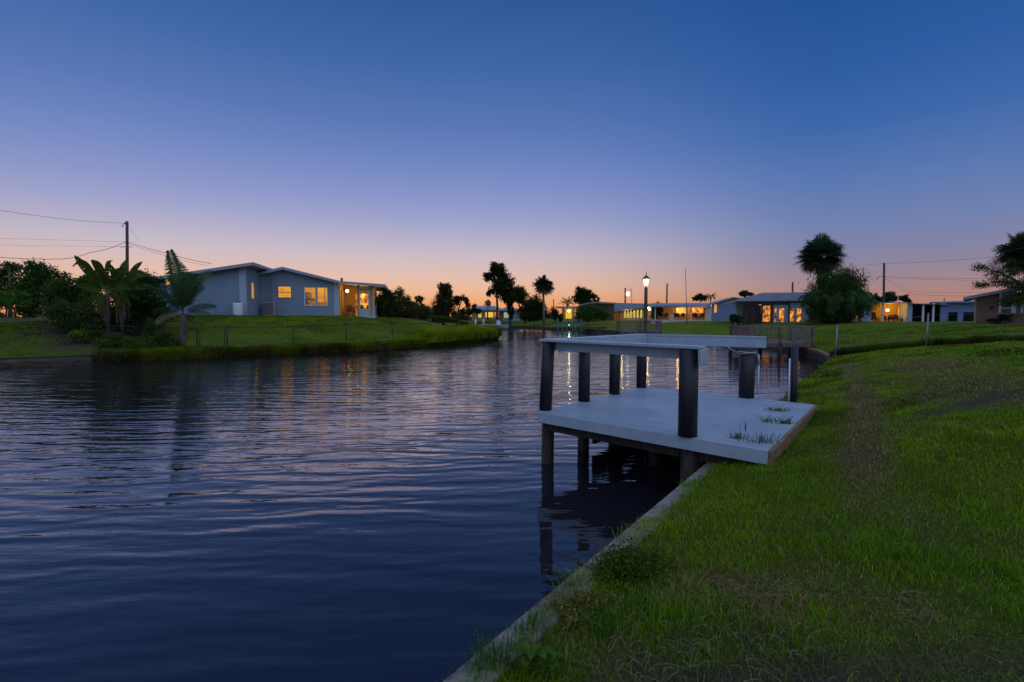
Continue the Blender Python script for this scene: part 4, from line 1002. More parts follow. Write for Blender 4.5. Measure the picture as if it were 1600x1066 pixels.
CH = None
def chair(x, y, z, rot, label, group):
    global CH
    if CH is None:
        r = thing('patio_chair', label, 'chair', (0, 0, 0), group)
        m = MB(); m.box(-.27, .27, -.26, .26, .38, .46); m.build('seat', M['cushion'], r, bevel=.02)
        m = MB(); m.hexa([(-.27, .20, .462), (.27, .20, .462), (.27, .28, .462), (-.27, .28, .462), (-.26, .30, .98), (.26, .30, .98), (.26, .37, .98), (-.26, .37, .98)]); m.build('backrest', M['cushion'], r)
        for sx in (-1, 1):
            for sy in (-1, 1): m = MB(); m.box(sx*.25-.02, sx*.25+.02, sy*.23-.02, sy*.23+.02, 0, .378); m.build('leg', M['wicker'], r)
            m = MB(); m.box(sx*.29-.02, sx*.29+.02, -.24, .24, .62, .66); m.box(sx*.29-.018, sx*.29+.018, -.22, -.18, .30, .618); m.build('armrest', M['wicker'], r)
        CH = r; c = r
    else:
        c = copy_tree(CH)
    c.location = (x, y, z); c.rotation_euler = (0, 0, rot); c['label'] = label; c['group'] = group
    return c
TB = None
def table(x, y, z, label, group):
    global TB
    if TB is None:
        TB = thing('patio_table', label, 'table', (0, 0, 0), group)
        m = MB(); m.cyl(0, 0, .70, .74, .55, 20); m.build('table_top', M['wicker'], TB)
        m = MB(); m.cyl(0, 0, .03, .698, .05, 10); m.build('leg', M['black_metal'], TB)
        m = MB(); m.cyl(0, 0, 0, .028, .30, 14); m.build('base', M['black_metal'], TB); c = TB
    else: c = copy_tree(TB)
    c.location = (x, y, z); c['label'] = label; c['group'] = group
    return c

# ---------------- the blue-grey house on the left bank
def house_left():
    fr = Frame(385.5, 38, 11.3); o = fr.w(0, 0, 0); zb = 2.27
    root = thing('house', 'blue-grey house on the mound with amber lit windows and a lit corner porch', 'house', (o.x, o.y, zb))
    B2 = 3.6
    # wing: one slope rising to the right
    aR, zR = fr.at(395, 410, -.7); aL, zL = fr.at(240, 433, -.7)
    sl = (zR-zL)/(aR-aL); rz = lambda a: zR+(a-aR)*sl
    aL2 = aL-2.5
    wall(fr, root, M['house_blue'], 0, aL2+.6, -.45, 1.6, lambda a: rz(a)-.17, holes=[rectpx(fr, 258, 436, 267, 446, 0)])
    w0 = rectpx(fr, 258, 436, 267, 446, 0); window(fr, root, 0, *w0, 'win_amber')
    m = MB(fr.M); zt = rz(0)-.17; n = 9; m.box(-.45, 0, -.03, .2, 1.6, zt)
    q = m.build('corner_column', M['house_quoin'], root)
    m = MB(fr.M)
    for k in range(n): z = 1.9+k*.27; m.box(-.452, .003, -.034, -.0295, z, z+.012)
    m.build('mortar_lines', M['soffit'], q)
    # side wall going back, with the narrow window
    b0, zz1 = fr.side(392.5, 441, 0); b1, _ = fr.side(396.5, 441, 0); _, zz0 = fr.side(394, 467, 0)
    m = MB(fr.M)
    for (y0, y1, z0, z1) in ((.2, b0, 1.6, zt), (b1, B2+.1, 1.6, zt), (b0, b1, 1.6, zz0), (b0, b1, zz1, zt)): m.box(-.2, 0, y0, y1, z0, z1)
    m.build('wall', M['house_blue'], root)
    m = MB(fr.M); m.box(-.1, .02, b0, b0+.06, zz0, zz1); m.box(-.1, .02, b1-.06, b1, zz0, zz1); m.box(-.1, .02, b0+.06, b1-.06, zz0, zz0+.06); m.box(-.1, .02, b0+.06, b1-.06, zz1-.06, zz1)
    wn = m.build('narrow_window', M['pale_paint'], root); m = MB(fr.M); m.box(-.08, -.06, b0+.06, b1-.06, zz0+.06, zz1-.06); m.build('pane', M['win_amber'], wn)
    roofslab(fr, root, [(aL2, rz(aL2)), (aR, rz(aR))], -.7, 9)
    # main block
    def A(px, py, b=B2): return fr.at(px, py, b)
    v0 = A(413, 426, B2-.6); pk = A(441, 417, B2-.6); v1 = A(532, 439.5, B2-.6); en = A(601, 444.5, B2-.6)
    prof = [(v0[0]-1.2, v0[1]-.22), pk, v1, en]
    def rt(a):
        for i in range(3):
            (x0, z0), (x1, z1) = prof[i], prof[i+1]
            if a <= x1: return z0+(a-x0)*(z1-z0)/(x1-x0)-.18
        return en[1]-.18
    aw1, _ = A(522, 480); 
    w1 = rectpx(fr, 433.5, 447, 455.5, 466, B2); w2 = rectpx(fr, 475, 449, 493.5, 478, B2); w3 = rectpx(fr, 495, 449, 512, 478, B2)
    wall(fr, root, M['house_blue'], B2, 0, aw1, 1.6, rt, holes=[w1, w2, w3], breaks=[pk[0]])
    window(fr, root, B2, *w1, 'win_amber', trans=(.47,), frame='house_blue'); window(fr, root, B2, *w2, 'win_amber', trans=(.45,)); window(fr, root, B2, *w3, 'win_amber', trans=(.45,))
    sf = MB(fr.M); l_ = w2[1]-w2[0]; h_ = w2[3]-w2[2]
    sf.box(w2[0]+.07, w2[1]-.07, B2+.03, B2+.045, w2[2]+.07, w2[2]+h_*.40); sf.box(w2[0]+.07, w2[0]+l_*.62, B2+.03, B2+.045, w2[2]+h_*.401, w2[2]+h_*.72); sf.build('dark_furniture', M['win_shade'], root)
    sf = MB(fr.M); sf.box(w3[0]+.07, w3[1]-.07, B2+.03, B2+.045, w3[2]+.07, w3[2]+h_*.20); sf.box(w3[0]+l_*.62, w3[0]+l_*.70, B2+.03, B2+.045, w3[2]+h_*.201, w3[3]-.08); sf.build('dark_furniture', M['win_shade'], root)
    a2, _ = A(530, 480); m = MB(fr.M); m.box(aw1, a2, B2-.03, B2+.2, 1.6, rt((aw1+a2)/2)); m.build('corner_column', M['house_quoin'], root)
    # porch
    a3, _ = A(584.5, 480); ap, _ = A(558, 480); ap2, _ = A(562, 480); a4, _ = A(577, 480)
    m = MB(fr.M); m.box(a2, a3+.1, B2-.05, B2+3.6, 1.6, zb+.02); m.build('floor_slab', M['house_quoin'], root)
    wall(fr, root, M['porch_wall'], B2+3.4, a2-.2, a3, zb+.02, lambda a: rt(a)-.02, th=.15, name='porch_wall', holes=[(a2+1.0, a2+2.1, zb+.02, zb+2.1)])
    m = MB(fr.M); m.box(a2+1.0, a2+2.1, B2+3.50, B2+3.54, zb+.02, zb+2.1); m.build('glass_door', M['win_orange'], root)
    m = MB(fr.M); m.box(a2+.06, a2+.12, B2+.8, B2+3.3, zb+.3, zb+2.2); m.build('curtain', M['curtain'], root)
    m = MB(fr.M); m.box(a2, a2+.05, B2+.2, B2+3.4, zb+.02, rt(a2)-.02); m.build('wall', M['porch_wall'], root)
    m = MB(fr.M); m.box(ap, ap2, B2, B2+.15, zb+.02, rt(ap)-.02); m.box(a4, a3-.08, B2, B2+.15, zb+.02, rt(a4)-.02); m.build('porch_pier', M['house_tan'], root)
    zl = fr.at(570, 484, B2)[1]; zh = fr.at(570, 455, B2)[1]
    m = MB(fr.M); m.box(ap2, a4, B2+.01, B2+.13, zb+.02, zl); m.build('low_wall', M['house_quoin'], root)
    m = MB(fr.M); m.box(ap2, a4, B2+.01, B2+.13, zh, rt(ap2)-.25); m.build('lintel', M['house_tan'], root)
    m = MB(fr.M); m.box(ap2, ap2+.06, B2-.02, B2+.009, zl, zh); m.box(a4-.06, a4, B2-.02, B2+.009, zl, zh); m.box(ap2+.06, a4-.06, B2-.02, B2+.009, zl, zl+.06); m.box(ap2+.06, a4-.06, B2-.02, B2+.009, zh-.06, zh); m.build('window_frame', M['pale_paint'], root)
    m = MB(fr.M); m.box(a3-.06, a3+.02, B2-.04, B2+.04, zb+.02, rt(a3)-.02); m.build('corner_post', M['pale_paint'], root)
    m = MB(fr.M); m.box(a3-.1, a3, B2+1.6, B2+3.4, zb+.02, zb+.9); m.build('low_wall', M['house_blue'], root)
    roofslab(fr, root, prof, B2-.6, B2+9)
    # downspout, vent pipes
    ad, _ = A(426, 460); m = MB(fr.M); m.box(ad-.04, ad+.04, B2-.09, B2-.002, zb, rt(ad)-.02); m.build('downspout', M['house_blue'], root)
    ad, _ = A(421, 460); m = MB(fr.M); m.box(ad-.04, ad+.04, B2-.09, B2-.002, zb, rt(ad)-.02); m.build('downspout', M['house_blue'], root)
    for px, b, h in ((422, 5, .35), (534, 7, .35)):
        a, _ = fr.at(px, 440, b+0.0); q = MB(fr.M); q.cyl(a, b, rt(a)+.1, rt(a)+.2+h+(.1 if px > 500 else 0), .10, 8); q.build('vent_pipe', M['black_metal'], root)
    m = MB(fr.M); ab, _ = A(443, 482); m.box(ab-.05, ab+.05, B2-.04, B2-.002, zb+.45, zb+.6); m.build('hose_tap', M['galv'], root)
    # porch lamp + furniture
    al, zl2 = fr.at(533.5, 461.5, B2+1.2); al2 = a2+.55
    pw = fr.w(al2, B2+1.0, rt(a2)-.62); lt = thing('pendant_lamp', 'round glowing pendant lamp in the corner porch of the blue-grey house', 'lamp', tuple(pw))
    m = MB(); m.ball(tuple(pw), .15, 8); m.build('lamp_shade', M['bulb'], lt); m = MB(); m.cyl(pw.x, pw.y, pw.z+.15, pw.z+.5, .012, 6); m.build('cord', M['black_metal'], lt)
    pe = fr.w((ap+ap2)/2-.10, B2+.9, rt(a2)-.7); lamp(pe, 40, (1, .55, .14), .09)
    pe = fr.w((ap+ap2)/2-.16, B2+1.3, rt(a3)-.75); lamp(pe, 12, (1, .56, .12), .09)
    gq = 'furniture of the left house porch'
    for i, (a, b, r, lb) in enumerate(((a2+.8, 1.1, .5, 'cushioned patio chair under the pendant lamp, left house porch'), (a2+2.2, 1.0, -.6, 'cushioned patio chair beside the pier of the left house porch'), (a2+1.5, 2.4, 3.1, 'cushioned patio chair behind the table in the left house porch'), (a3-1.2, 1.3, .3, 'cushioned patio chair behind the low wall of the left house porch'))):
        p = fr.w(a, B2+b, zb+.021); chair(p.x, p.y, p.z, fr.ang+r, lb, gq)
    p = fr.w(a2+1.5, B2+1.5, zb+.021); table(p.x, p.y, p.z, 'round patio table in the left house porch', gq)
    # air conditioner and white tank
    c = fr.w(*[A(418.5, 480)[0], B2-.45, zb]); gz = hz(c.x, c.y)
    ac = thing('air_conditioner', 'grey outdoor air conditioning unit in the corner of the left house', 'air conditioner', (c.x, c.y, gz))
    a, _ = fr.at(419.5, 480, B2-.8); z1 = fr.at(419.5, 472, B2-.8)[1]
    m = MB(fr.M); m.box(a-.40, a+.40, B2-.82, B2-.12, gz-.1, z1); m.build('cabinet', M['soffit'], ac, bevel=.02)
    m = MB(fr.M); m.box(a-.36, a+.36, B2-.835, B2-.822, gz+.08, z1-.06)
    m.build('grille', surf('grille', (.10, .10, .11), (.16, .16, .17), .6, 3, (1, 1, 30)), ac)
    m = MB(fr.M); m.cyl(a, B2-.47, z1+.002, z1+.03, .30, 16); m.build('fan_cowl', M['black_metal'], ac)
    a, zt = fr.at(370, 473, -.8); zt0 = fr.at(370, 493.5, -.8)[1]; p = fr.w(a, -.6, 0); g0 = min(hz(p.x, p.y), zt0)
    tk = thing('water_tank', 'white barrel tank against the corner column of the left house', 'tank', (p.x, p.y, g0))
    m = MB(); r = .33; m.tube([(p.x, p.y, g0-.1), (p.x, p.y, g0+.1), (p.x, p.y, zt-.1), (p.x, p.y, zt)], [r, r*1.03, r*1.03, r*.9], 20); m.build('barrel', M['pale_paint'], tk)
    m = MB(); m.cyl(p.x+.02, p.y, zt+.001, zt+.07, .20, 14); m.build('lid', M['black_metal'], tk)
M['win_shade'] = glow('win_shade', (.05, .035, .04), (.30, .11, .012), 1.0, (3, 3, 3), .4, .62)
M['win_left'] = glow('win_left', (.05, .035, .04), (1.0, .56, .10), 1.0, (1.0, 1.0, .9), .42, .5, .9)
house_left()
def leanroof(fr, root, a0, a1, b0, b1, z0, z1, hipL=0, hipR=0, th=.2, mat='roof', fmat='fascia', z0r=None, back=4):
    """roof plane rising from the eave (b0,z0) to the ridge (b1,z1), then down at the back"""
    z0r = z0 if z0r is None else z0r
    m = MB(fr.M)
    m.add([(a0, b0, z0), (a1, b0, z0r), (a1-hipR, b1, z1), (a0+hipL, b1, z1), (a0, b1+back, z0), (a1, b1+back, z0r),
           (a0, b0, z0-.03), (a1, b0, z0r-.03), (a1, b1+back, z0r-.03), (a0, b1+back, z0-.03)],
          [(0, 1, 2, 3), (3, 2, 5, 4), (0, 3, 4), (1, 5, 2), (6, 9, 8, 7), (0, 6, 7, 1), (4, 5, 8, 9), (0, 4, 9, 6), (1, 7, 8, 5)])
    r = m.build('roof', M[mat], root)
    m = MB(fr.M); m.hexa([(a0, b0-.03, z0-th), (a1, b0-.03, z0r-th), (a1, b0-.002, z0r-th), (a0, b0-.002, z0-th), (a0, b0-.03, z0+.01), (a1, b0-.03, z0r+.01), (a1, b0-.002, z0r+.01), (a0, b0-.002, z0+.01)])
    m.box(a0-.03, a0-.002, b0-.03, b1+back, z0-th, z0+.01); m.box(a1+.002, a1+.03, b0-.03, b1+back, z0r-th, z0r+.01); m.build('fascia', M[fmat], r)
    return r
def block(fr, root, mat, a0, a1, b0, b1, z0, z1, name='wall', bevel=0):
    m = MB(fr.M); m.box(min(a0, a1), max(a0, a1), b0, b1, z0, z1); return m.build(name, M[mat], root, bevel=bevel)
def root_at(fr, label, zb): o = fr.w(0, 0, 0); return thing('house', label, 'house', (o.x, o.y, zb))
def zg(fr, a, b=0): p = fr.w(a, b, 0); return hz(p.x, p.y)

def house_A():      # dark pool enclosure with lit doors
    fr = Frame(1153, 56, -14); zb = 1.0; root = root_at(fr, 'low house with dark hipped roof, brown screened corner and lit french doors', 1.6)
    A = lambda px, py, b=0: fr.at(px, py, b)
    a1, zt = A(1352, 471); _, ze = A(1200, 471)
    w = [rectpx(fr, 1191, 477, 1205, 504, 0), rectpx(fr, 1209, 481, 1214.5, 504, 0), rectpx(fr, 1216.5, 481, 1226.5, 504, 0), rectpx(fr, 1233.5, 481, 1242, 504, 0), rectpx(fr, 1244, 481, 1253.5, 504, 0), rectpx(fr, 1333, 486, 1341, 503, 0)]
    ab = A(1190, 480)[0]
    hs = [(x[0], x[1], zb+.001, x[3]) for x in w]
    wall(fr, root, M['house_white'], 0, ab, a1, zb, lambda a: ze-.15, holes=hs)
    for x in w: window(fr, root, 0, x[0], x[1], x[2], x[3], 'win_orange', trans=(), fw=.07, frame='black_metal' if x is w[0] else 'house_white', name='glass_door')
    block(fr, root, 'house_white', 0, ab, 1.6, 1.8, zb, ze-.15)
    a0b = A(1160, 480)[0]; _, zc = A(1175, 477)
    block(fr, root, 'brown_siding', a0b, ab-.05, .02, .12, zb, zc, 'screen_wall')
    m = MB(fr.M)
    for px in (1153, 1160, 1172, 1184, 1190, 1206, 1232.5):
        a = A(px, 480)[0]; m.box(a-.06, a+.06, -.22, -.1, zb, ze-.12)
    m.box(0, A(1232.5, 480)[0], -.21, -.11, ze-.32, ze-.2) ; m.build('enclosure_frame', M['black_metal'], root)
    _, zr = A(1192, 457.5, 4.2); hip = A(1192, 457, 4.2)[0]
    leanroof(fr, root, -.3, a1+.3, -.35, 4.2, ze+.02, zr, hipL=hip+.3, hipR=2, fmat='black_metal', th=.13)
    block(fr, root, 'pale_paint', A(1207, 480)[0], A(1256, 480)[0], -.09, -.03, ze-.28, ze-.19, 'door_header')
    p = fr.w(A(1198, 490)[0], 2.2, 1.9)
def house_B():
    fr = Frame(1112, 72, -14); zb = 1.0; root = root_at(fr, 'azure walled house with a stone pier and a lit open porch', 1.5)
    A = lambda px, py, b=0: fr.at(px, py, b)
    pk = A(1146, 464, -.5); l = A(1108, 475, -.5); r = A(1180, 468, -.5)
    def top(a): return (l[1]+(a-l[0])*(pk[1]-l[1])/(pk[0]-l[0]) if a < pk[0] else pk[1]+(a-pk[0])*(r[1]-pk[1])/(r[0]-pk[0]))-.14
    w = rectpx(fr, 1115.5, 475.5, 1120.5, 489, 0); a1 = A(1178, 480)[0]
    wall(fr, root, M['house_azure'], 0, 0, a1, zb, top, holes=[w], breaks=[pk[0]]); window(fr, root, 0, *w, 'win_amber', fw=.05)
    roofslab(fr, root, [l, pk, r], -.5, 8, th=.12, mat='roof_white')
    # porch
    aL = A(1018, 480)[0]; aP = A(1103, 480)[0]; ze = A(1070, 479.5)[1]; zk = A(1070, 473.5, 1.5)[1]
    m = MB(fr.M); aT = A(1105, 480)[0]; m.hexa([(aP-.25, -.12, zb), (-.05, -.12, zb), (-.05, .5, zb), (aP-.25, .5, zb), (aT, -.08, ze), (-.05, -.08, ze), (-.05, .5, ze), (aT, .5, ze)]); m.build('stone_pier', M['stone'], root)
    block(fr, root, 'house_tan', aL, 0, 3.6, 3.8, zb, ze, 'porch_wall')
    block(fr, root, 'stone', aL, -.1, -.1, 3.6, zb, A(1070, 499.8)[1], 'porch_floor')
    for p0, p1, mt in ((1036, 1046, 'curtain'), (1050, 1055, 'house_tan'), (1057, 1072, 'win_yellow2'), (1076, 1099, 'win_orange')):
        x = rectpx(fr, p0, 481, p1, 490.5, 3.5); block(fr, root, mt, x[0], x[1], 3.5, 3.58, x[2], x[3], 'window_pane' if 'win' in mt else 'curtain')
    for px in (1024, 1080.5):
        a = A(px, 480)[0]; block(fr, root, 'pale_paint', a-.07, a+.07, -.05, .09, A(px, 500)[1], ze-.02, 'porch_post')
    block(fr, root, 'stone', A(1047, 490)[0], A(1053, 490)[0], -.05, .4, zb, A(1050, 491)[1], 'low_wall')
    m = MB(fr.M); m.hexa([(aL, -.5, ze-.02), (-.3, -.5, ze-.02), (-.3, 4, ze+.2), (aL, 4, ze+.2), (aL, -.5, ze+.28), (-.3, -.5, ze+.28), (-.3, 1.5, zk), (aL, 1.5, zk)]); m.build('porch_roof', M['roof_white'], root)
    lamp(fr.w(A(1062, 480)[0], 1.8, ze-.3), 60, (1, .55, .18), .15); lamp(fr.w(A(1090, 480)[0], 1.8, ze-.3), 30, (1, .5, .15), .15)
    for i, px in enumerate((1040, 1056, 1061, 1067, 1086, 1091, 1097)):
        a = A(px, 495)[0]; p = fr.w(a, .7+.5*(i % 2), A(1070, 499.8)[1]+.002)
        chair(p.x, p.y, p.z, fr.ang+.5*((i % 3)-1), ['leftmost chair, near the curtains', 'chair just right of the low stone wall', 'second chair before the yellow window', 'third chair before the yellow window', 'chair just right of the white porch post', 'middle chair of the dark right bay', 'chair beside the big stone pier'][i]+', azure house porch', 'chairs on the azure house porch')
M['win_yellow2'] = glow('win_yellow2', (.75, .32, .02), (1.0, .62, .08), 1.1, (3, 3, .3), .4, .6)
def house_C():
    fr = Frame(943, 98, -72); zb = .9; root = root_at(fr, 'long low house with a row of yellow green windows and plank fence end', 1.5)
    A = lambda px, py, b=0: fr.at(px, py, b)
    z = lambda px, py: A(px, py)[1]
    a1 = A(1030, 480)[0]; am = A(969, 480)[0]
    top = lambda a: z(943, 487)+(a/a1)*(z(1030, 477.5)-z(943, 487))
    ws = [rectpx(fr, p, 483.5+.0*(p-975), p+q, 497.5, 0) for p, q in ((975, 3.2), (979.6, 3.2), (984.2, 3.6), (989.4, 3.6), (994.6, 3.6), (1000, 4))]
    hs = [(x[0], x[1], x[2], x[3]) for x in ws]
    wall(fr, root, M['house_tan'], 0, am, a1, zb, top, holes=hs)
    for x in ws: window(fr, root, 0, *x, 'win_yellow', trans=(.5,), fw=.1)
    m = MB(fr.M); n = 26
    for k in range(n): m.box(am*k/n, am*(k+1)/n-.03, -.05+.02*(k % 2), .05, zb, top(am*k/n)-.1)
    m.build('plank_fence', M['plank'], root)
    m = MB(fr.M); e0 = A(938, 489, -.8); e1 = A(1034, 476.5, -.8); zr0 = A(922, 472.5, 5)[1]
    b = 5.5; r0 = A(924, 472.5, b); r1 = A(1034, 475.0, b)
    m.add([(e0[0], -.8, e0[1]), (e1[0], -.8, e1[1]), (r1[0], b, r1[1]), (r0[0], b, r0[1]), (e0[0], -.8, e0[1]-.25), (e1[0], -.8, e1[1]-.25), (r1[0], b+5, e1[1]-.25), (r0[0]-3, b+5, e0[1]-.25)],
          [(0, 1, 2, 3), (4, 5, 1, 0), (4, 7, 6, 5), (3, 2, 6, 7), (0, 3, 7, 4), (1, 5, 6, 2)])
    m.build('roof', M['roof'], root)
    q = A(1015, 483.5, -.5); p = fr.w(q[0], -.5, q[1]); t = thing('wall_lantern', 'glowing round wall lantern at the near end of the yellow green windowed house', 'lamp', tuple(p))
    m = MB(); m.ball(tuple(p), .22, 8); m.build('bulb', M['bulb'], t); q2 = fr.w(q[0], -.02, q[1]); m = MB(); m.tube([tuple(p+Vector((0, 0, .22))), tuple(q2+Vector((0, 0, .3)))], .03, 6); m.build('bracket', M['black_metal'], t)
    lamp(tuple(fr.w(q[0], -.9, q[1]+.2)), 90, (1, .66, .14), .1); lamp(tuple(fr.w(A(985, 485)[0], -1.6, top(10)-.2)), 90, (1, .68, .14), .1); lamp(tuple(fr.w(A(957, 488)[0], -2.0, 2.9)), 110, (1, .58, .14), .1)  # last light is added for house spill on the plank fence, no fixture there
M['plank'] = surf('plank', (.10, .06, .03), (.36, .24, .10), .85, 3, (3, 3, .1))
def house_D():
    fr = Frame(878, 100, -10); root = root_at(fr, 'small flat roofed lit pavilion behind the green pilings', 1.3); zb = .9
    A = lambda px, py, b=0: fr.at(px, py, b)
    a1 = A(897, 480)[0]; ze = A(885, 481.5)[1]
    block(fr, root, 'house_tan', 0, a1, 1.2, 1.4, zb, ze); block(fr, root, 'house_tan', 0, .5, 0, .2, zb, ze, 'porch_pier'); block(fr, root, 'house_white', a1-.3, a1, 0, .2, zb, ze, 'porch_pier')
    x = rectpx(fr, 884, 483, 893, 498, 1.1); block(fr, root, 'win_yellow', x[0], x[1], 1.1, 1.18, x[2], x[3], 'window_pane')
    l = A(870, 480)[0]; r = A(903, 480)[0]; m = MB(fr.M); m.box(l, r, -.9, 4, ze, ze+.3); m.build('roof', M['roof_white'], root)
    q = A(889, 486, .4); p = fr.w(q[0], .4, q[1]); t = thing('hanging_lamp', 'bright hanging lamp in the small lit pavilion', 'lamp', tuple(p)); m = MB(); m.ball(tuple(p), .26, 8); m.build('bulb', M['bulb'], t); m = MB(); m.cyl(p.x, p.y, p.z+.26, ze, .02, 6); m.build('cord', M['black_metal'], t)
    lamp((p.x, p.y-.5, p.z), 45, (1, .7, .2), .1)
    # hipped neighbour roof to its right
    fr = Frame(901, 92, -6); root = root_at(fr, 'dark curved roofline house half hidden by round bushes', 1.3)
    pr = [fr.at(898, 480.5), fr.at(909, 475.5), fr.at(921, 472.3), fr.at(934, 471.6), fr.at(962, 473)]
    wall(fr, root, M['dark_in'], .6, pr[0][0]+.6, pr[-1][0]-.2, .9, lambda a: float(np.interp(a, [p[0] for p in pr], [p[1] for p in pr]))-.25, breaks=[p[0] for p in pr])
    roofslab(fr, root, pr, 0, 8, th=.2, fmat='roof')
    x = rectpx(fr, 925, 485, 938, 495, .6); window(fr, root, .58, *x, 'win_dark')
def house_E():
    fr = Frame(1349, 60, -24); zb = 1.0; root = root_at(fr, 'white flat roofed house with a glowing lanai and dark carport bays', 1.5)
    A = lambda px, py, b=0: fr.at(px, py, b)
    ze = A(1390, 474)[1]; aw = A(1362, 480)[0]; ap = A(1418.5, 480)[0]; ap2 = A(1425.5, 480)[0]; ae = A(1481, 480)[0]
    zf = A(1390, 505)[1]
    block(fr, root, 'house_white', 0, aw, 0, .2, zb, ze)
    w = rectpx(fr, 1361.5, 488, 1368.5, 495, 3); block(fr, root, 'porch_wall', aw-.4, ap+.2, 3.2, 3.4, zb, ze, 'porch_wall'); 
    block(fr, root, 'stone', aw, ap, -.1, 3.2, zb, zf+.02, 'porch_floor')
    block(fr, root, 'win_dark', w[0], w[1], 3.12, 3.18, w[2], w[3], 'window_pane')
    for p0, p1, mt in ((1397, 1401, 'curtain'), (1404, 1408.5, 'win_yellow2'), (1411, 1417, 'win_orange')):
        x = rectpx(fr, p0, 481, p1, 493, 3.1); block(fr, root, mt, x[0], x[1], 3.1, 3.16, x[2], x[3], 'window_pane' if 'win' in mt else 'curtain')
    m = MB(fr.M); x = A(1417, 500)[0]; m.hexa([(x-.15, -.1, zb), (ap2, -.1, zb), (ap2, 3.2, zb), (x-.15, 3.2, zb), (ap, -.1, ze), (ap2, -.1, ze), (ap2, 3.2, ze), (ap, 3.2, ze)]); m.build('end_wall', M['house_white'], root)
    for px in (1379.5, 1442.5, 1458.5): a = A(px, 480)[0]; block(fr, root, 'pale_paint', a-.10, a+.10, -.08, .1, zb, ze-.02, 'porch_post')
    a = A(1474.5, 480)[0]; block(fr, root, 'house_azure', a-.3, a+.25, -.08, .2, zb, ze-.05, 'porch_post')
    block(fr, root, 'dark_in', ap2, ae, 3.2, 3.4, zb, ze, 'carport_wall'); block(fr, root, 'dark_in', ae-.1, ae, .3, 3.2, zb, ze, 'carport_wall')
    m = MB(fr.M); zr = A(1355, 471.5, -.4)[1]; zr2 = A(1425, 474.2, -.4)[1]; zr3 = A(1487, 477, -.4)[1]; aq = A(1487, 480)[0]; l = A(1345, 480)[0]
    m.hexa([(l, -.5, ze), (ap2, -.5, ze), (ap2, 6, ze), (l, 6, ze), (l, -.5, zr), (ap2, -.5, zr2), (ap2, 6, zr2+.1), (l, 6, zr+.1)]); m.build('roof', M['roof_white'], root)
    m = MB(fr.M); m.hexa([(ap2+.01, -.5, ze-.1), (aq, -.5, ze-.25), (aq, 6, ze-.25), (ap2+.01, 6, ze-.1), (ap2+.01, -.5, zr2-.01), (aq, -.5, zr3), (aq, 6, zr3+.3), (ap2+.01, 6, zr2+.3)]); m.build('carport_roof', M['fascia'], root)
    q = A(1386.5, 485, 1.2); p = fr.w(q[0], 1.2, q[1]); t = thing('hanging_lamp', 'round glowing lamp hanging in the white lanai', 'lamp', tuple(p)); m = MB(); m.ball(tuple(p), .17, 8); m.build('bulb', M['bulb'], t); m = MB(); m.cyl(p.x, p.y, p.z+.17, ze, .02, 6); m.build('cord', M['black_metal'], t)
    lamp(tuple(p-Vector((0, .4, 0))), 60, (1, .5, .12), .15); lamp(tuple(fr.w(A(1397, 480)[0], 2, ze-.4)), 45, (1, .5, .12), .12)
    for i, px in enumerate((1368, 1374, 1388, 1399, 1406, 1413)):
        p = fr.w(A(px, 500)[0], 1.0+.6*(i % 2), zf+.022)
        chair(p.x, p.y, p.z, (-.6, .5, .3, -.4, .2, .8)[i], ['chair at the far left of the white lanai', 'chair left of the post in the white lanai', 'chair right under the glowing lamp of the white lanai', 'chair before the curtain of the white lanai', 'chair before the yellow pane of the white lanai', 'chair against the end wall of the white lanai'][i], 'chairs in the white lanai')
    p = fr.w(A(1393, 500)[0], 1.3, zf+.022); table(p.x, p.y, p.z, 'round table between the chairs of the white lanai', 'tables in the white lanai')
    # F
    fr = Frame(1481, 62, -32); root = root_at(fr, 'blue walled carport building with two dark openings', 1.5)
    zt = A2 = fr.at(1500, 474)[1]; zo = fr.at(1500, 488)[1]; aR = fr.at(1560, 480)[0]
    op = [(fr.at(1482.5, 480)[0], fr.at(1497, 480)[0], zb, zo), (fr.at(1506, 480)[0], fr.at(1524, 480)[0], zb, zo)]
    wall(fr, root, M['house_azure'], 0, -1, aR, zb, lambda a: zt, holes=op)
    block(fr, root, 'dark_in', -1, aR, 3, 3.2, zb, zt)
    m = MB(fr.M); m.hexa([(-1.2, -.5, zt), (aR, -.5, zt), (aR, 6, zt), (-1.2, 6, zt), (-1.2, -.5, zt+.12), (aR, -.5, zt+.2), (aR, 4, zt+.45), (-1.2, 4, zt+.3)]); m.build('roof', M['roof'], root)
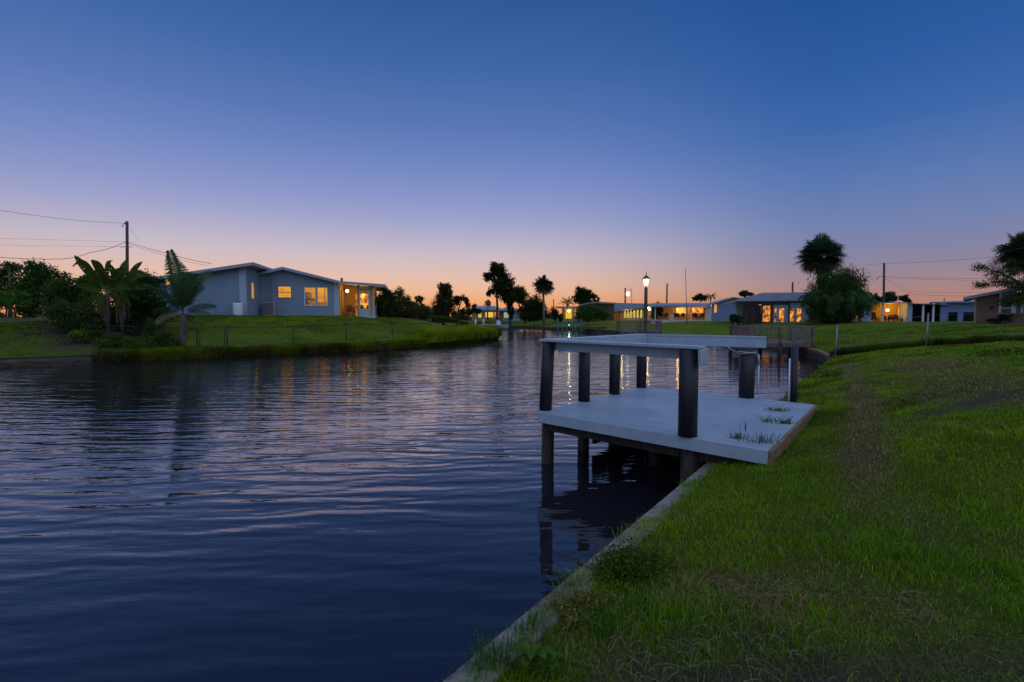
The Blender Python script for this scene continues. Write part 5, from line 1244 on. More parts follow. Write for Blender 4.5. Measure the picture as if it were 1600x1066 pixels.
def house_G():
    fr = Frame(1523, 41, -43); zb = 1.1; root = root_at(fr, 'brick house at the right edge with a pale gutter and white framed porch windows', 1.7)
    A = lambda px, py, b=0: fr.at(px, py, b)
    l = A(1506, 464.5, -.5); r = A(1600, 446, -.5); sl = (r[1]-l[1])/(r[0]-l[0]); top = lambda a: l[1]+(a-l[0])*sl-.17
    a1 = A(1562, 480)[0]; aE = a1+9; v = rectpx(fr, 1546.5, 479, 1552.5, 484, 0)
    wall(fr, root, M['brick'], 0, .06, a1, zb, top, holes=[v]); block(fr, root, 'dark_in', v[0], v[1], .08, .12, v[2], v[3], 'vent')
    block(fr, root, 'house_tan', -.06, .058, -.02, .2, zb, top(0)-.02, 'corner_trim')
    zl = A(1575, 489)[1]; zm = A(1575, 475)[1]; zm2 = A(1575, 481.5)[1]
    block(fr, root, 'brick', a1, aE, .03, .2, zb, zl, 'low_wall')
    m = MB(fr.M)
    for px in (1562.5, 1584, 1597, 1625, 1650): a = A(px, 480)[0]; w_ = .07 if px in (1562.5, 1597) else .13; m.box(a-w_, a+w_, -.03, .12, zl, top(a))
    m.box(a1, aE, -.02, .1, zm-.05, zm+.05); m.box(a1, A(1584, 480)[0], -.015, .09, zm2-.04, zm2+.04); m.build('window_frame', M['pale_paint'], root)
    block(fr, root, 'win_dark', a1, aE, .14, .16, zl, top(a1)-.02, 'pane')
    block(fr, root, 'brick', 0, .2, .2, 8, zb, top(0))
    roofslab(fr, root, [l, (aE, l[1]+(aE-l[0])*sl)], -.5, 8)
def house_far():
    fr = Frame(744, 112, 5); zb = .8; root = root_at(fr, 'distant house with a lit yellow wall behind the marker posts', 1.2)
    A = lambda px, py, b=0: fr.at(px, py, b); zt = A(765, 484)[1]
    wall(fr, root, M['house_tan'], 0, -1, A(786, 480)[0], zb, lambda a: zt); 
    for p0, p1, g in ((747, 752.5, 'win_yellow'), (762, 771, 'win_yellow'), (772, 780, 'win_orange'), (758, 761, 'win_yellow2')):
        x = rectpx(fr, p0, 487.5, p1, 496.5, 0); window(fr, root, -.06, *x, g)
    leanroof(fr, root, -1.8, A(788, 480)[0], -.6, 4, zt, A(770, 478, 4)[1], 2, 2, mat='roof_white')
    fr = Frame(786, 106, 5); root = root_at(fr, 'distant white house behind the tall dark trees', 1.2); A = lambda px, py, b=0: fr.at(px, py, b); zt = A(800, 485)[1]
    wall(fr, root, M['house_white'], 0, 0, A(812, 480)[0], zb, lambda a: zt); x = rectpx(fr, 787, 488, 796, 497, 0); window(fr, root, -.06, *x, 'win_pale')
    leanroof(fr, root, -.8, A(815, 480)[0], -.6, 4, zt, A(800, 479, 4)[1], 2, 2, mat='roof_white')
    fr = Frame(664, 110, 0); root = root_at(fr, 'distant pale roofed house left of the vine draped tree', 1.2); zt = fr.at(670, 488)[1]
    wall(fr, root, M['house_white'], 0, 0, fr.at(684, 480)[0], zb, lambda a: zt); leanroof(fr, root, -.6, fr.at(687, 480)[0], -.6, 4, zt, fr.at(680, 484, 4)[1], 2, 2, mat='roof_white')
M['win_pale'] = glow('win_pale', (.35, .42, .25), (.55, .60, .38), .8)
house_A(); house_B(); house_C(); house_D(); house_E(); house_G(); house_far()

# ---------------- chain link fence on the left bank
def fence_left():
    f0 = D(150, 545, 25.6)
    pts = [(170, 25.4), (232, 26.3), (308, 27.2), (355, 28.3), (458, 30.4), (541, 33.2), (613, 36.5), (672, 40.5)]
    q = D(308, 540, 27.2); root = thing('chain_link_fence', 'black chain link fence along the foot of the left mound', 'fence', (q.x, q.y, hz(q.x, q.y)))
    tops = []
    for px, Y in pts:
        p = D(px, 530, Y); z = hz(p.x, p.y); h = 1.15 if px > 200 else 1.25; tops.append(Vector((p.x, p.y, z+h)))
        m = MB(); m.cyl(p.x, p.y, z-.3, z+h, .038 if px in (308, 355) else .028, 10); m.ball((p.x, p.y, z+h+.01), .045, 6); m.build('fence_post', M['black_metal'], root)
        if px in (308, 355):
            p2 = D(px+(4 if px == 308 else -4), 530, Y); m = MB(); m.cyl(p2.x, p2.y, z-.3, z+h-.02, .024, 8); m.build('fence_post', M['black_metal'], root)
    m = MB()
    for a, b in zip(tops, tops[1:]): m.tube([a-Vector((0, 0, .03)), b-Vector((0, 0, .03))], .02, 6)
    m.build('top_rail', M['black_metal'], root)
    mt, nt_, b_ = mat_new('chain_link'); Lk = nt_.links; b_.inputs['Base Color'].default_value = (.02, .02, .02, 1)
    tcx = N(nt_, 'ShaderNodeUVMap'); 
    def diag(s):
        v = N(nt_, 'ShaderNodeVectorMath', operation='DOT_PRODUCT'); v.inputs[1].default_value = (1, s, 0); Lk.new(tcx.outputs[0], v.inputs[0])
        a = N(nt_, 'ShaderNodeMath', operation='MULTIPLY'); a.inputs[1].default_value = 12; Lk.new(v.outputs['Value'], a.inputs[0])
        f = N(nt_, 'ShaderNodeMath', operation='FRACT'); Lk.new(a.outputs[0], f.inputs[0]); l = N(nt_, 'ShaderNodeMath', operation='LESS_THAN'); l.inputs[1].default_value = .065; Lk.new(f.outputs[0], l.inputs[0]); return l
    mxm = N(nt_, 'ShaderNodeMath', operation='MAXIMUM'); Lk.new(diag(1).outputs[0], mxm.inputs[0]); Lk.new(diag(-1).outputs[0], mxm.inputs[1]); Lk.new(mxm.outputs[0], b_.inputs['Alpha'])
    vs = []; fs = []; uv = []; run = 0
    for a, b in zip(tops, tops[1:]):
        k = len(vs); l = (b-a).length; vs += [a-Vector((0, 0, 1.1)), b-Vector((0, 0, 1.1)), b-Vector((0, 0, .05)), a-Vector((0, 0, .05))]; fs.append((k, k+1, k+2, k+3)); uv += [(run, 0), (run+l, 0), (run+l, 1.05), (run, 1.05)]; run += l
    m = MB(); m.add([tuple(v) for v in vs], fs); o = m.build('chain_mesh', mt, root)
    ul = o.data.uv_layers.new(name='UVMap')
    for i, c in enumerate(uv): ul.data[i].uv = c
fence_left()

# ================================================================ vegetation
DG, MG, LG = (.020, .042, .012), (.032, .066, .016), (.055, .10, .022)
def trunk(root, pts, rads, mat='bark', n=8, name='trunk'):
    m = MB(); m.tube(pts, rads, n); return m.build(name, M[mat], root)
def tree(label, Y, tr, blobs, n, leaf, seed, base=DG, cat='tree', name='tree', group=None, trr=.15, **kw):
    """tr: list of trunk pixel points (base first); blobs: (px,py,half width px,half height px)"""
    s = Y/FPX; b = D(tr[0][0], tr[0][1], Y); zb = hz(b.x, Y); root = thing(name, label, cat, (b.x, Y, zb), group)
    pts = [D(px, py, Y) for px, py in tr]; pts[0].z = min(pts[0].z, zb)-.2
    trunk(root, pts, [trr*(1-.6*i/(len(pts)-1)) for i in range(len(pts))], name='trunk')
    bl = []
    for i, (px, py, wx, wy) in enumerate(blobs):
        c = D(px, py, Y+((i*37) % 5-2)*wx*s*.18); bl.append((tuple(c), (wx*s, wx*s*.8, wy*s)))
        base_pt = pts[-1] if i % 2 or len(pts) < 3 else pts[-2]
    m = MB()
    for c, R in bl:
        c = Vector(c); k = min(pts[1:], key=lambda q: (q-c).length+max(0, q.z-c.z)*2); mid = k.lerp(c, .5)+Vector((0, 0, -.06*(k-c).length)); m.tube([k, mid, c], [trr*.4, trr*.28, trr*.12], 6)
        for j in range(3):
            e = c+Vector((R[0]*RNG.uniform(-.8, .8), R[1]*RNG.uniform(-.7, .7), R[2]*RNG.uniform(0, .9))); m.tube([c.lerp(k, .2), e], [trr*.14, trr*.04], 5)
    m.build('branches', M['bark'], root)
    foliage('crown', bl, n, leaf, seed, base, parent=root, **kw)
    return root
def shrub(label, Y, px, pyb, blobs, n, leaf, seed, base=DG, name='shrub', group=None, cat='shrub', **kw):
    s = Y/FPX; b = D(px, pyb, Y); zb = hz(b.x, Y); root = thing(name, label, cat, (b.x, Y, zb), group)
    bl = []
    for i, (qx, qy, wx, wy) in enumerate(blobs):
        c = D(qx, qy, Y+((i*37) % 5-2)*wx*s*.15); bl.append((tuple(c), (wx*s, wx*s*.75, wy*s)))
    m = MB()
    for c, R in bl: m.tube([(b.x+(c[0]-b.x)*.3, c[1], zb-.2), (c[0], c[1], c[2])], [.06, .03], 6)
    m.build('stems', M['bark'], root); foliage('foliage', bl, n, leaf, seed, base, parent=root, **kw)
    return root
def leaf_strip(Vs, Fs, Cs, P, wid, nrm, col):
    """ribbon along points P of half widths wid, side direction nrm (list)"""
    o = len(Vs); col = tuple(x*1.6 for x in col)
    for p, w, n in zip(P, wid, nrm): Vs.append(p-n*w); Vs.append(p+n*w)
    for i in range(len(P)-1): Fs.append((o+2*i, o+2*i+1, o+2*i+3, o+2*i+2))
    Cs += [col]*(2*len(P))
def palm_fan(root_c, R, nf, seed, nl=26, base=(.03, .055, .02), zlo=-.75, zhi=1.0, dead=.0, lw=.022):
    """costapalmate crown: fans of narrow blades on stalks"""
    rs = random.Random(seed); Vs = []; Fs = []; Cs = []; c = Vector(root_c)
    for k in range(nf):
        az = k*2.39996+rs.uniform(-.2, .2); u = zlo+(zhi-zlo)*((k+.5)/nf); el = math.asin(max(-1, min(1, u)))
        d = Vector((math.cos(az)*math.cos(el), math.sin(az)*math.cos(el), math.sin(el)))
        st = R*rs.uniform(.20, .58); fanR = R*rs.uniform(.42, .55); pt = c+d*st+Vector((0, 0, -.04*R)); g = rs.uniform(.6, 1.4)
        col = (base[0]*g, base[1]*g, base[2]*g)
        if u < -.45 and rs.random() < .5: col = (.08*g, .06*g, .035*g)
        side = d.cross(Vector((0, 0, 1))); side = side.normalized() if side.length > .1 else Vector((1, 0, 0))
        up = side.cross(d).normalized(); tl = rs.uniform(-.5, .5); side, up = side*math.cos(tl)+up*math.sin(tl), up*math.cos(tl)-side*math.sin(tl)
        leaf_strip(Vs, Fs, Cs, [c, pt], [.02*R, .014*R], [side, side], col)
        for j in range(nl):
            a = math.radians(-130+260*(j+.5)/nl)+rs.uniform(-.04, .04); v = d*math.cos(a)+side*math.sin(a)
            L_ = fanR*(1-.25*abs(a)/2.3)*rs.uniform(.85, 1.1); v2 = (v+up*.12).normalized()
            mid = pt+v2*L_*.55; tip = pt+v2*L_*.9+Vector((0, 0, -.22*L_)); n = v2.cross(up).normalized()
            leaf_strip(Vs, Fs, Cs, [pt, mid, tip], [lw*R*.4, lw*R, lw*R*.15], [n, n, n], col)
    return Vs, Fs, Cs
def frond(Vs, Fs, Cs, c, az, el, L_, seed, col, nl=26, ll=.22, droop=.9, w=.012, vshape=.5, rw=.006, roll=0.0):
    rs = random.Random(seed); P = []; p = Vector(c); e = el; n = 12; st = L_/n
    h = Vector((math.cos(az), math.sin(az), 0)); side = Vector((-h.y, h.x, 0))
    for i in range(n+1):
        P.append(p.copy()); p = p+(h*math.cos(e)+Vector((0, 0, 1))*math.sin(e))*st; e -= droop/n*(1+.8*i/n)
    leaf_strip(Vs, Fs, Cs, P, [rw*L_*(1-.7*i/n) for i in range(n+1)], [side]*(n+1), tuple(x*1.3 for x in col))
    for i in range(nl):
        t = .14+.86*(i+.5)/nl; k = min(n-1, int(t*n)); f = t*n-k; q = P[k].lerp(P[k+1], f); tan = (P[k+1]-P[k]).normalized(); upv = side.cross(tan); s0 = side*math.cos(roll)+upv*math.sin(roll); upv = upv*math.cos(roll)-side*math.sin(roll)
        lf = L_*ll*math.sin(math.pi*min(1, .15+t*.8))**.6*rs.uniform(.85, 1.1)
        for s in (-1, 1):
            d = (s0*s*.8+tan*.55+upv*(vshape*.4)).normalized(); m = q+d*lf*.5; tip = q+d*lf*.92+Vector((0, 0, -.30*lf*rs.uniform(.6, 1.5)))
            n_ = tan
            leaf_strip(Vs, Fs, Cs, [q, m, tip], [w*L_*.5, w*L_, w*L_*.15], [n_, n_, n_], tuple(x*rs.uniform(.7, 1.3) for x in col))
def mk(name, VFC, root, mat='leaf'):
    Vs, Fs, Cs = VFC; return np_mesh(name, np.array([tuple(v) for v in Vs]), np.array(Fs), M[mat], np.array(Cs), parent=root)
def fanpalm(label, Y, px, pyb, pcx, pcy, Rpx, seed, trr, nf=44, **kw):
    b = D(px, pyb, Y); zb = hz(b.x, Y); root = thing('fan_palm', label, 'palm', (b.x, Y, zb)); c = D(pcx, pcy, Y); Rpx *= 1.2
    pts = [Vector((b.x, Y, zb-.2)), b.lerp(c, .5)+Vector((.05, 0, 0)), c]; pts[1].z = (zb+c.z)/2
    trunk(root, pts, [trr*1.15, trr, trr*.95], 'palm_bark', 10); mk('crown', palm_fan(c, Rpx*Y/FPX, nf, seed, **kw), root); return root

# left edge, from far to near
tree('feathery tree crown at the far left edge of the picture', 46, [(14, 495), (14, 455), (15, 430)], [(5, 428, 14, 14), (20, 418, 10, 9), (10, 448, 14, 14), (-14, 440, 16, 22)], 2200, .20, 21, DG, trr=.12, jitter=.3)
r = thing('feather_palm', 'small feather palm poking above the far left trees', 'palm', (D(14, 490, 44).x, 44, hz(D(14, 490, 44).x, 44))); c = D(14, 418, 44)
trunk(r, [(c.x, 44, r.location.z-.2), tuple(c)], [.10, .07], 'palm_bark'); T = ([], [], [])
for k in range(11): frond(*T, c, k*.9, .75-.12*(k % 4), 1.25, k, (.02, .035, .014), nl=14, ll=.25, droop=1.6, w=.03)
mk('crown', T, r)
shrub('big dark dome shaped shrub at the back of the far left lawn', 41, 60, 496, [(52, 442, 30, 30), (36, 452, 20, 26), (75, 452, 24, 28), (60, 425, 26, 15), (88, 440, 18, 16), (50, 476, 30, 20)], 9000, .17, 22, (.022, .052, .014), tips=(.05, .09, .03))
shrub('low bright leaved shrub at the left edge behind the lawn', 38, 15, 494, [(12, 468, 26, 14), (-12, 470, 20, 16), (30, 462, 12, 8)], 2400, .17, 23, (.035, .085, .02))
shrub('mid green shrub mass left of the banana plants', 31, 100, 515, [(100, 455, 26, 22), (120, 470, 24, 26), (88, 480, 20, 22), (140, 460, 20, 22), (110, 490, 22, 20), (130, 440, 16, 12)], 9500, .14, 24, (.030, .055, .018), tips=(.06, .10, .03))
shrub('near olive shrub above the dirt bank left of the banana plants', 27.3, 120, 530, [(95, 490, 20, 20), (115, 500, 24, 24), (140, 495, 22, 30), (150, 520, 22, 22), (128, 515, 18, 16)], 9500, .10, 25, (.030, .050, .018), tips=(.07, .11, .03))
shrub('small yellow green fern like shrub at the foot of the plant bank', 26.0, 125, 534, [(122, 524, 13, 8), (132, 530, 8, 5)], 1500, .09, 26, (.055, .095, .02))
shrub('dark tangled shrub behind the banana trunks', 28.4, 205, 535, [(180, 500, 20, 34), (205, 480, 26, 34), (235, 475, 22, 36), (222, 510, 26, 26), (250, 490, 16, 22), (190, 460, 18, 18), (160, 505, 16, 36)], 13000, .12, 27, (.018, .032, .012), tips=(.04, .06, .02))
shrub('dark round tree top between the banana plants and the house', 34, 225, 500, [(215, 442, 22, 16), (240, 440, 12, 9), (205, 452, 18, 14)], 3000, .14, 28, (.016, .028, .012), jitter=.28)
shrub('ferny undergrowth hanging over the water below the banana plants', 25.2, 185, 552, [(175, 535, 18, 16), (195, 540, 22, 13), (225, 540, 20, 12), (160, 540, 10, 12)], 6000, .08, 29, (.035, .060, .016), tips=(.07, .11, .02))
shrub('low grassy shrub under the young coconut palm', 26.2, 250, 545, [(250, 528, 18, 13), (265, 535, 14, 9), (235, 520, 16, 18)], 3500, .08, 30, (.032, .055, .018))
# banana plants
def banana(label, Y, px, pyb, top, leaves, seed):
    b = D(px, pyb, Y); zb = hz(b.x, Y); c = D(*top, Y); rs = random.Random(seed)
    root = thing('banana_plant', label, 'banana plant', (b.x, Y, zb), 'banana plants on the left bank')
    trunk(root, [(b.x, Y, zb-.2), ((b.x+c.x)/2+.05, Y, (zb+c.z)/2), tuple(c)], [.17, .15, .10], 'banana_stem', 12)
    # hanging dead leaves
    T = ([], [], [])
    for k in range(7):
        a = rs.uniform(0, 6.28); p = c+Vector((math.cos(a)*.12, math.sin(a)*.12, -.1)); P = [p, p+Vector((math.cos(a)*.22, math.sin(a)*.2, -.3)), p+Vector((math.cos(a)*.25, math.sin(a)*.22, -1.0-rs.random()*.6))]
        n = Vector((-math.sin(a), math.cos(a), 0)); leaf_strip(*T, P, [.02, .05, .03], [n]*3, (.09, .065, .04))
    mk('dead_leaves', T, root)
    for k, (tx, ty, w, dy) in enumerate(leaves):
        T = ([], [], []); tip = D(tx, ty, Y+dy); ln = (tip-c).length; n = 14; g = rs.uniform(.75, 1.2); col = (.055*g, .092*g, .012*g)
        P = []
        for i in range(n+1):
            t = i/n; q = c.lerp(tip, t); q.z += math.sin(t*math.pi)*ln*(.10+.10*(k % 3)); q.y += math.sin(t*math.pi)*ln*.12*((k % 2)-.5); P.append(q)
        ax = (tip-c).normalized(); sd = ax.cross(Vector((0, 1, .15))).normalized()
        up = sd.cross(ax).normalized()
        if up.y > 0: up = -up
        leaf_strip(*T, P, [.018*ln]*(n+1), [sd]*(n+1), (.09, .13, .035))
        w = w*.72
        prof = [max(.02, math.sin(math.pi*min(1, max(0, (t/n-.18)/.82))**.75)**.7) if t/n > .18 else .03 for t in range(n+1)]
        for s in (-1, 1):
            for i in range(2, n):
                gap = rs.uniform(0, .12) if rs.random() < .4 else 0
                p0 = P[i].lerp(P[i+1], gap); p1 = P[i+1]; w0, w1 = w*prof[i], w*prof[i+1]
                dr = up*(.25*w)+Vector((0, 0, -.18*w)); o = len(T[0]); cc = tuple(x*rs.uniform(.85, 1.15) for x in col)
                T[0].extend([p0, p1, p1+sd*s*w1+dr*prof[i+1]+ax*.05, p0+sd*s*w0+dr*prof[i]+ax*.05*(1-gap)]); T[1].append((o, o+1, o+2, o+3)); T[2].extend([cc]*4)
        mk('leaf', T, root)
M['banana_stem'] = surf('banana_stem', (.07, .06, .035), (.13, .10, .06), .8, 4, (4, 4, .6), bump=.01)
banana('left banana plant with the tallest pointed leaves', 26.6, 168, 542, (168, 458), [(117, 400, .34, -.3), (143, 407, .36, .2), (114, 417, .24, .5), (120, 446, .34, -.5), (160, 418, .34, -.2), (196, 422, .30, .3), (140, 470, .32, -.6), (205, 452, .34, -.4), (182, 432, .30, .7), (128, 432, .26, .3), (150, 420, .26, -.3), (128, 462, .26, .4), (155, 490, .24, -.7), (190, 478, .26, -.7), (176, 408, .2, .6)], 41)
banana('right banana plant beside the utility pole', 26.9, 190, 545, (190, 462), [(198, 406, .30, .2), (222, 410, .22, .4), (240, 434, .30, -.2), (170, 412, .30, -.3), (228, 452, .36, -.5), (165, 440, .30, -.4), (214, 428, .30, .5), (182, 482, .26, -.5), (150, 455, .30, .3), (235, 446, .26, -.6), (206, 478, .26, -.6), (218, 470, .26, .2), (188, 420, .22, .5), (246, 455, .2, -.2)], 42)
# coconut palm
def coconut():
    Y = 26.6; b = D(282, 545, Y); zb = hz(b.x, Y); c = D(286, 490, Y); root = thing('coconut_palm', 'young coconut palm with a thick leaning trunk by the fence', 'palm', (b.x, Y, zb))
    trunk(root, [(b.x, Y, zb-.2), (b.x+.02, Y, zb+.3), (b.x+.16, Y, zb+.95), tuple(c+Vector((.02, 0, 0)))], [.26, .22, .17, .15], 'bark', 14)
    fr = [((267, 402), 1.15, 0), ((300, 430), .95, 1), ((327, 424), .8, .8), ((250, 455), .9, 1.2), ((334, 478), .5, .7), ((240, 488), .3, .8), ((312, 515), -.2, 1), ((232, 448), .8, .6), ((316, 448), .9, 1.2), ((272, 440), 1.1, -1.2), ((325, 490), .35, 1.3), ((243, 505), .1, .8), ((290, 432), 1.2, 1.4), ((262, 470), .7, -1.4), ((269, 405), 1.1, 2.2), ((310, 440), .9, -1), ((300, 500), .2, -1.3)]
    for k, ((tx, ty), e, dy) in enumerate(fr):
        tip = D(tx, ty, Y+(-.6 if k % 2 else .5)); v = tip-c; L_ = v.length*1.12; az = math.atan2(v.y, v.x); el = math.atan2(v.z, math.hypot(v.x, v.y))
        T = ([], [], []); g = (.8, 1, 1.2, .9)[k % 4]; col = (.035*g, .062*g, .02*g) if k not in (6, 11) else (.12, .11, .05)
        dr = (.15 if k == 0 else .5+.3*(k % 3)); frond(*T, c, az, el+dr*.55, L_, 60+k, col, nl=38, ll=(.20 if k == 0 else .26), droop=dr, w=(.014 if k == 0 else .0095), rw=.005, roll=(.9, .3, -.5, .8, .5, -.6, .2, -.4)[k % 8])
        mk('frond', T, root)
coconut()
# right of the left house
shrub('dark shrub right against the lit corner porch', 47, 600, 500, [(600, 472, 13, 18), (612, 478, 14, 18), (592, 485, 10, 16), (606, 462, 8, 9)], 4500, .18, 51, (.020, .036, .012), jitter=.25)
shrub('reddish brown leaved shrub low right of the porch', 50, 625, 503, [(622, 485, 14, 16), (640, 490, 16, 13), (615, 495, 12, 10)], 3500, .17, 52, (.045, .030, .018), jitter=.25)
tree('thin ragged sapling right of the lit porch', 54, [(627, 500), (626, 480), (624, 466)], [(624, 460, 7, 8), (633, 468, 7, 7), (613, 464, 5, 8), (638, 474, 6, 5)], 1500, .17, 53, (.030, .034, .015), trr=.07, jitter=.35)
shrub('green broad shrub halfway to the vine draped tree', 56, 650, 503, [(648, 482, 12, 12), (660, 488, 14, 10), (640, 480, 8, 10)], 3000, .2, 54, (.028, .055, .016))
tree('small upright tree before the vine draped tree', 62, [(655, 500), (655, 480), (655, 468)], [(655, 470, 7, 8), (658, 482, 10, 9), (651, 488, 8, 9)], 2000, .2, 55, (.022, .040, .014), trr=.09)
shrub('olive brown hedge mass at the end of the mound', 64, 668, 505, [(660, 496, 16, 7), (685, 499, 18, 6), (705, 500, 14, 5)], 3500, .17, 56, (.035, .040, .018))
tree('tall vine draped dead tree leaning like a cone', 78, [(694, 502), (690, 480), (689, 445)], [(690, 450, 6, 10), (697, 448, 9, 8), (693, 462, 11, 12), (690, 475, 14, 14), (688, 490, 17, 11), (702, 460, 7, 12), (704, 478, 10, 14), (682, 486, 8, 12)], 9000, .24, 57, (.026, .028, .016), cat='tree', trr=.3, aspect=.35, droop=1.5, tips=(.06, .045, .03))
tree('arching bare branched tree right of the vine draped tree', 74, [(712, 502), (716, 485), (722, 468)], [(718, 465, 9, 4), (727, 468, 6, 6), (731, 478, 4, 7), (713, 472, 7, 5), (722, 496, 9, 5)], 1700, .24, 58, (.028, .024, .015), trr=.15, jitter=.3)
tree('tallest dark tree with two clumped crowns across the canal', 102, [(777, 503), (777, 480), (776, 455), (772, 430)], [(772, 422, 11, 11), (764, 432, 11, 9), (783, 430, 13, 11), (779, 446, 16, 12), (793, 440, 11, 12), (766, 458, 6, 7), (786, 460, 11, 12), (796, 454, 8, 11), (778, 416, 10, 6)], 9000, .32, 59, (.016, .024, .012), trr=.3)
tree('dark leaning tree just right of the tallest tree', 101, [(797, 503), (797, 485), (796, 465)], [(796, 472, 6, 12), (798, 488, 5, 10), (791, 465, 5, 8)], 2400, .3, 60, (.016, .024, .012), trr=.25)
tree('round crowned tree between the tallest tree and the fan palm', 100, [(822, 500), (812, 480), (810, 470)], [(811, 456, 12, 11), (814, 466, 11, 10), (805, 467, 8, 8)], 3000, .3, 61, (.018, .026, .012), trr=.22)
shrub('broad dark bush under the fan palm across the canal', 93, 835, 503, [(835, 478, 14, 15), (822, 486, 13, 12), (846, 486, 12, 14), (835, 493, 22, 9)], 7500, .28, 62, (.014, .026, .012))
fanpalm('slender fan palm with a round crown across the canal', 90, 850, 503, 848.5, 446, 18, 63, .20, nf=60, nl=20, zlo=-.96, base=(.018, .03, .014), lw=.03)
for i, (px, pt, lb) in enumerate(((762, 470, 'tiny dark palm left of the tallest tree'), (741, 478, 'stubby dark shrub left of the marker posts'))):
    if i == 0: fanpalm(lb, 112, px, 498, px, 474, 7, 64, .12, nf=26, nl=10, base=(.018, .03, .014), lw=.05)
    else: shrub(lb, 104, px, 498, [(741, 482, 5, 6), (748, 487, 8, 4), (732, 488, 8, 5)], 1400, .3, 65, (.018, .026, .014))
shrub('small dark round shrub left of the distant roofs', 100, 722, 500, [(722, 488, 7, 6), (712, 492, 8, 5)], 1200, .28, 66, (.018, .026, .014))
shrub('reddish low hedge on the far shore behind the reeds', 101, 735, 508, [(725, 505, 10, 2.5), (745, 505.5, 10, 2.2), (762, 505, 8, 2)], 1800, .2, 67, (.05, .03, .02))
# far right bank trees
r = thing('date_palm', 'spiky date palm above the small lit pavilion', 'palm', (D(887, 498, 112).x, 112, 1.2)); c = D(887, 474, 112)
trunk(r, [(c.x, 112, 1), tuple(c)], [.4, .3], 'palm_bark'); T = ([], [], [])
for k in range(22): frond(*T, c, k*2.4, 1.25-.055*k, 1.9+.2*(k % 3), k, (.02, .034, .014), nl=12, ll=.16, droop=.7, w=.03)
mk('crown', T, r)
tree('large rounded dark tree above the curved roofline', 112, [(912, 497), (912, 480), (911, 465)], [(908, 456, 9, 9), (918, 460, 8, 8), (904, 466, 9, 8), (915, 470, 12, 7), (927, 464, 6, 5), (933, 469, 5, 4)], 5000, .32, 71, (.016, .026, .012), trr=.3)
shrub('round green bush before the curved roofline house', 82, 918, 501, [(909, 489, 10, 9), (922, 486, 11, 10), (936, 490, 11, 8), (944, 494, 8, 6), (918, 496, 16, 5)], 6500, .22, 72, (.030, .062, .018))
shrub('dark bush under the date palm', 96, 868, 502, [(866, 490, 8, 9), (874, 496, 8, 6)], 1800, .26, 73, (.018, .032, .013))
shrub('yellow lit bush at the near end of the yellow green windowed house', 76, 1026, 501, [(1024, 482, 6, 9), (1028, 478, 6, 7), (1022, 492, 6, 7), (1032, 489, 5, 8)], 3000, .18, 74, (.045, .065, .016))
shrub('small rounded bush left of the white porch, behind', 92, 986, 500, [(960, 478, 1, 1)], 10, .1, 75) if False else None
tree('small tree left of the twin palms behind the porch roof', 112, [(1094, 485), (1094, 472), (1093, 466)], [(1093, 463, 6, 4), (1089, 466, 5, 3), (1099, 466, 5, 4), (1083, 467, 2.2, 2.5)], 1600, .3, 76, (.022, .03, .016), trr=.12, jitter=.3)
r = thing('feather_palm', 'windblown feather palm behind the azure house roof', 'palm', (D(1111, 490, 108).x, 108, 1.3)); c = D(1111, 463, 108)
trunk(r, [(c.x-.6, 108, 1), tuple(c)], [.18, .13], 'palm_bark'); T = ([], [], [])
for k in range(14): frond(*T, c, k*2.4, 1.1-.1*k, 1.5, k, (.024, .032, .016), nl=12, ll=.22, droop=1.3, w=.035)
mk('crown', T, r)
tree('low leafy tree top between the azure house and the dark roof', 90, [(1165, 480), (1165, 470), (1165, 462)], [(1165, 459, 6, 4), (1158, 460, 4, 3), (1172, 460, 5, 2.5)], 1400, .26, 77, (.020, .03, .014), trr=.12, jitter=.25)
shrub('clipped dark bush against the brown screened corner', 54, 1149, 505, [(1146, 498, 6, 6), (1153, 499, 7, 6)], 2600, .12, 78, (.018, .032, .014))
fanpalm('large cabbage palm with a full round crown above the weeping clump', 52, 1283, 505, 1281, 400, 36, 79, .30, nf=84, nl=30, zlo=-.96, base=(.020, .040, .018), lw=.016)
def clump():
    Y = 48; b = D(1307, 505, Y); zb = hz(b.x, Y); root = thing('palm_clump', 'huge weeping palm clump hiding the wall beside the cabbage palm', 'palm', (b.x, Y, zb)); rs = random.Random(5)
    T = ([], [], []); S = MB()
    for k in range(150):
        a = rs.uniform(0, 6.28); r = math.sqrt(rs.random())*2.0; x = b.x+math.cos(a)*r; y = Y+math.sin(a)*r*.8; h = (3.9 if rs.random() < .7 else 2.6)*(1-.10*r)*rs.uniform(.86, 1.0)
        q = Vector((x+math.cos(a)*.15, y+math.sin(a)*.15, zb+h*.72))
        S.tube([(b.x+(x-b.x)*.6, Y+(y-Y)*.6, zb-.1), tuple(q)], [.035, .02], 5)
        az = a+rs.uniform(-.7, .7); g = rs.uniform(.55, 1.7); col = (.026*g, .058*g, .014*g)
        frond(*T, q, az, rs.uniform(.6, 1.4), rs.uniform(1.6, 2.5), k, col, nl=18, ll=.28, droop=rs.uniform(1.9, 2.9), w=.014, rw=.008)
    S.build('stems', M['bark'], root); mk('fronds', T, root)
    bl = [(tuple(D(px, py, Y)), (wx*Y/FPX, wx*Y/FPX*.8, wy*Y/FPX)) for px, py, wx, wy in ((1285, 475, 22, 26), (1320, 455, 28, 28), (1335, 480, 20, 24), (1305, 488, 34, 16), (1275, 490, 15, 14), (1300, 445, 24, 16), (1316, 440, 30, 18), (1290, 458, 26, 22))]
    foliage('foliage', bl, 15000, .32, 80, (.022, .046, .014), parent=root, aspect=.16, droop=1.2, jitter=.22)
clump()
tree('low tree line top left of the carport utility pole', 84, [(1366, 490), (1366, 478), (1367, 470)], [(1367, 464, 6, 6), (1362, 470, 6, 5), (1374, 468, 6, 5)], 1700, .24, 81, (.018, .03, .014), trr=.14)
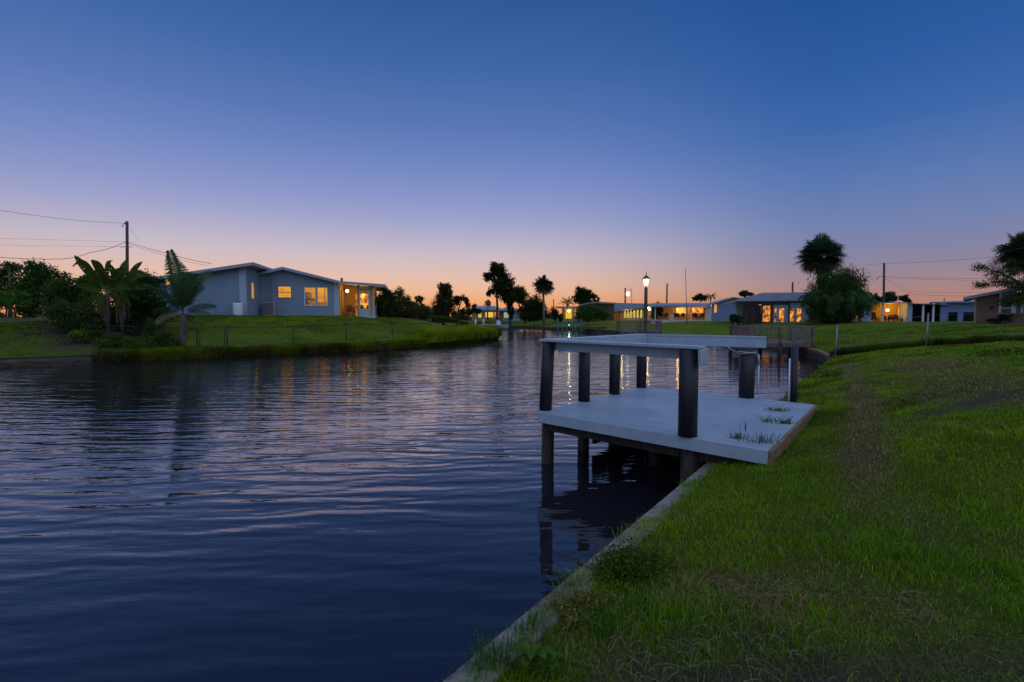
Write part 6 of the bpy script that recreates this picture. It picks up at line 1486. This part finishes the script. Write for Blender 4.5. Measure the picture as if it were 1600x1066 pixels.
tree('round tree right behind the carport utility pole', 82, [(1389, 490), (1389, 478), (1389, 470)], [(1389, 463, 9, 7), (1382, 468, 7, 5), (1396, 467, 6, 5)], 2300, .24, 82, (.020, .034, .015), trr=.14)
tree('small dark dome tree above the white lanai roof', 86, [(1412, 490), (1412, 478), (1412, 472)], [(1412, 466, 7, 5), (1418, 470, 6, 3)], 1500, .24, 83, (.014, .03, .02), trr=.12)
fanpalm('shaggy cabbage palm cut by the right edge', 40, 1612, 505, 1604, 397, 41, 84, .24, nf=76, zlo=-.96, nl=28, base=(.024, .038, .016), lw=.016)
tree('spreading tree with feathery boughs over the brick house', 38, [(1640, 505), (1625, 470), (1590, 440), (1560, 425)], [(1540, 418, 15, 7), (1535, 446, 12, 6), (1560, 440, 16, 8), (1575, 425, 14, 9), (1590, 445, 18, 8), (1552, 428, 10, 6), (1610, 450, 22, 14), (1600, 465, 26, 9), (1580, 470, 22, 6)], 6500, .11, 85, (.026, .040, .016), trr=.16, jitter=.32, aspect=.4)
shrub('dark shrubs crowding the brick house porch wall', 40, 1590, 505, [(1575, 497, 14, 8), (1595, 492, 16, 12), (1615, 495, 16, 12), (1555, 502, 10, 4)], 3600, .12, 86, (.016, .024, .013))
# hazy belt of trees beyond everything
def treeline():
    rs = np.random.default_rng(91); bl = []
    for px in range(-260, 1900, 13):
        Y = rs.uniform(135, 175); c = D(px, 490-rs.uniform(0, 3), Y); h = rs.uniform(1.3, 2.6)
        bl.append(((c.x, Y, 1.2+h*.6), (rs.uniform(2.2, 4), 2.5, h)))
    foliage('far_treeline', bl, 16000, .7, 92, (.020, .026, .016)); o = bpy.data.objects['far_treeline']; tag(o, 'continuous dark belt of distant trees along the horizon', 'trees', kind='stuff')
treeline()
# path stones and dirt on the far left
p = G(100, 520, 1.3)
for i, (px, py, z, lb) in enumerate(((72, 509, 1.55, 'upper pale stepping stone in the dirt path on the left bank'), (95, 527, 1.0, 'lower pale stepping stone in the dirt path on the left bank'))):
    q = G(px, py, z); zz = hz(q.x, q.y); m = MB(); m.tube([(q.x, q.y, zz-.05), (q.x, q.y, zz+.05)], [.55, .5], 9, smooth=False); o = m.build('stepping_stone', M['concrete'], None, tuple(q)); tag(o, lb, 'stone', 'stepping stones in the left path')
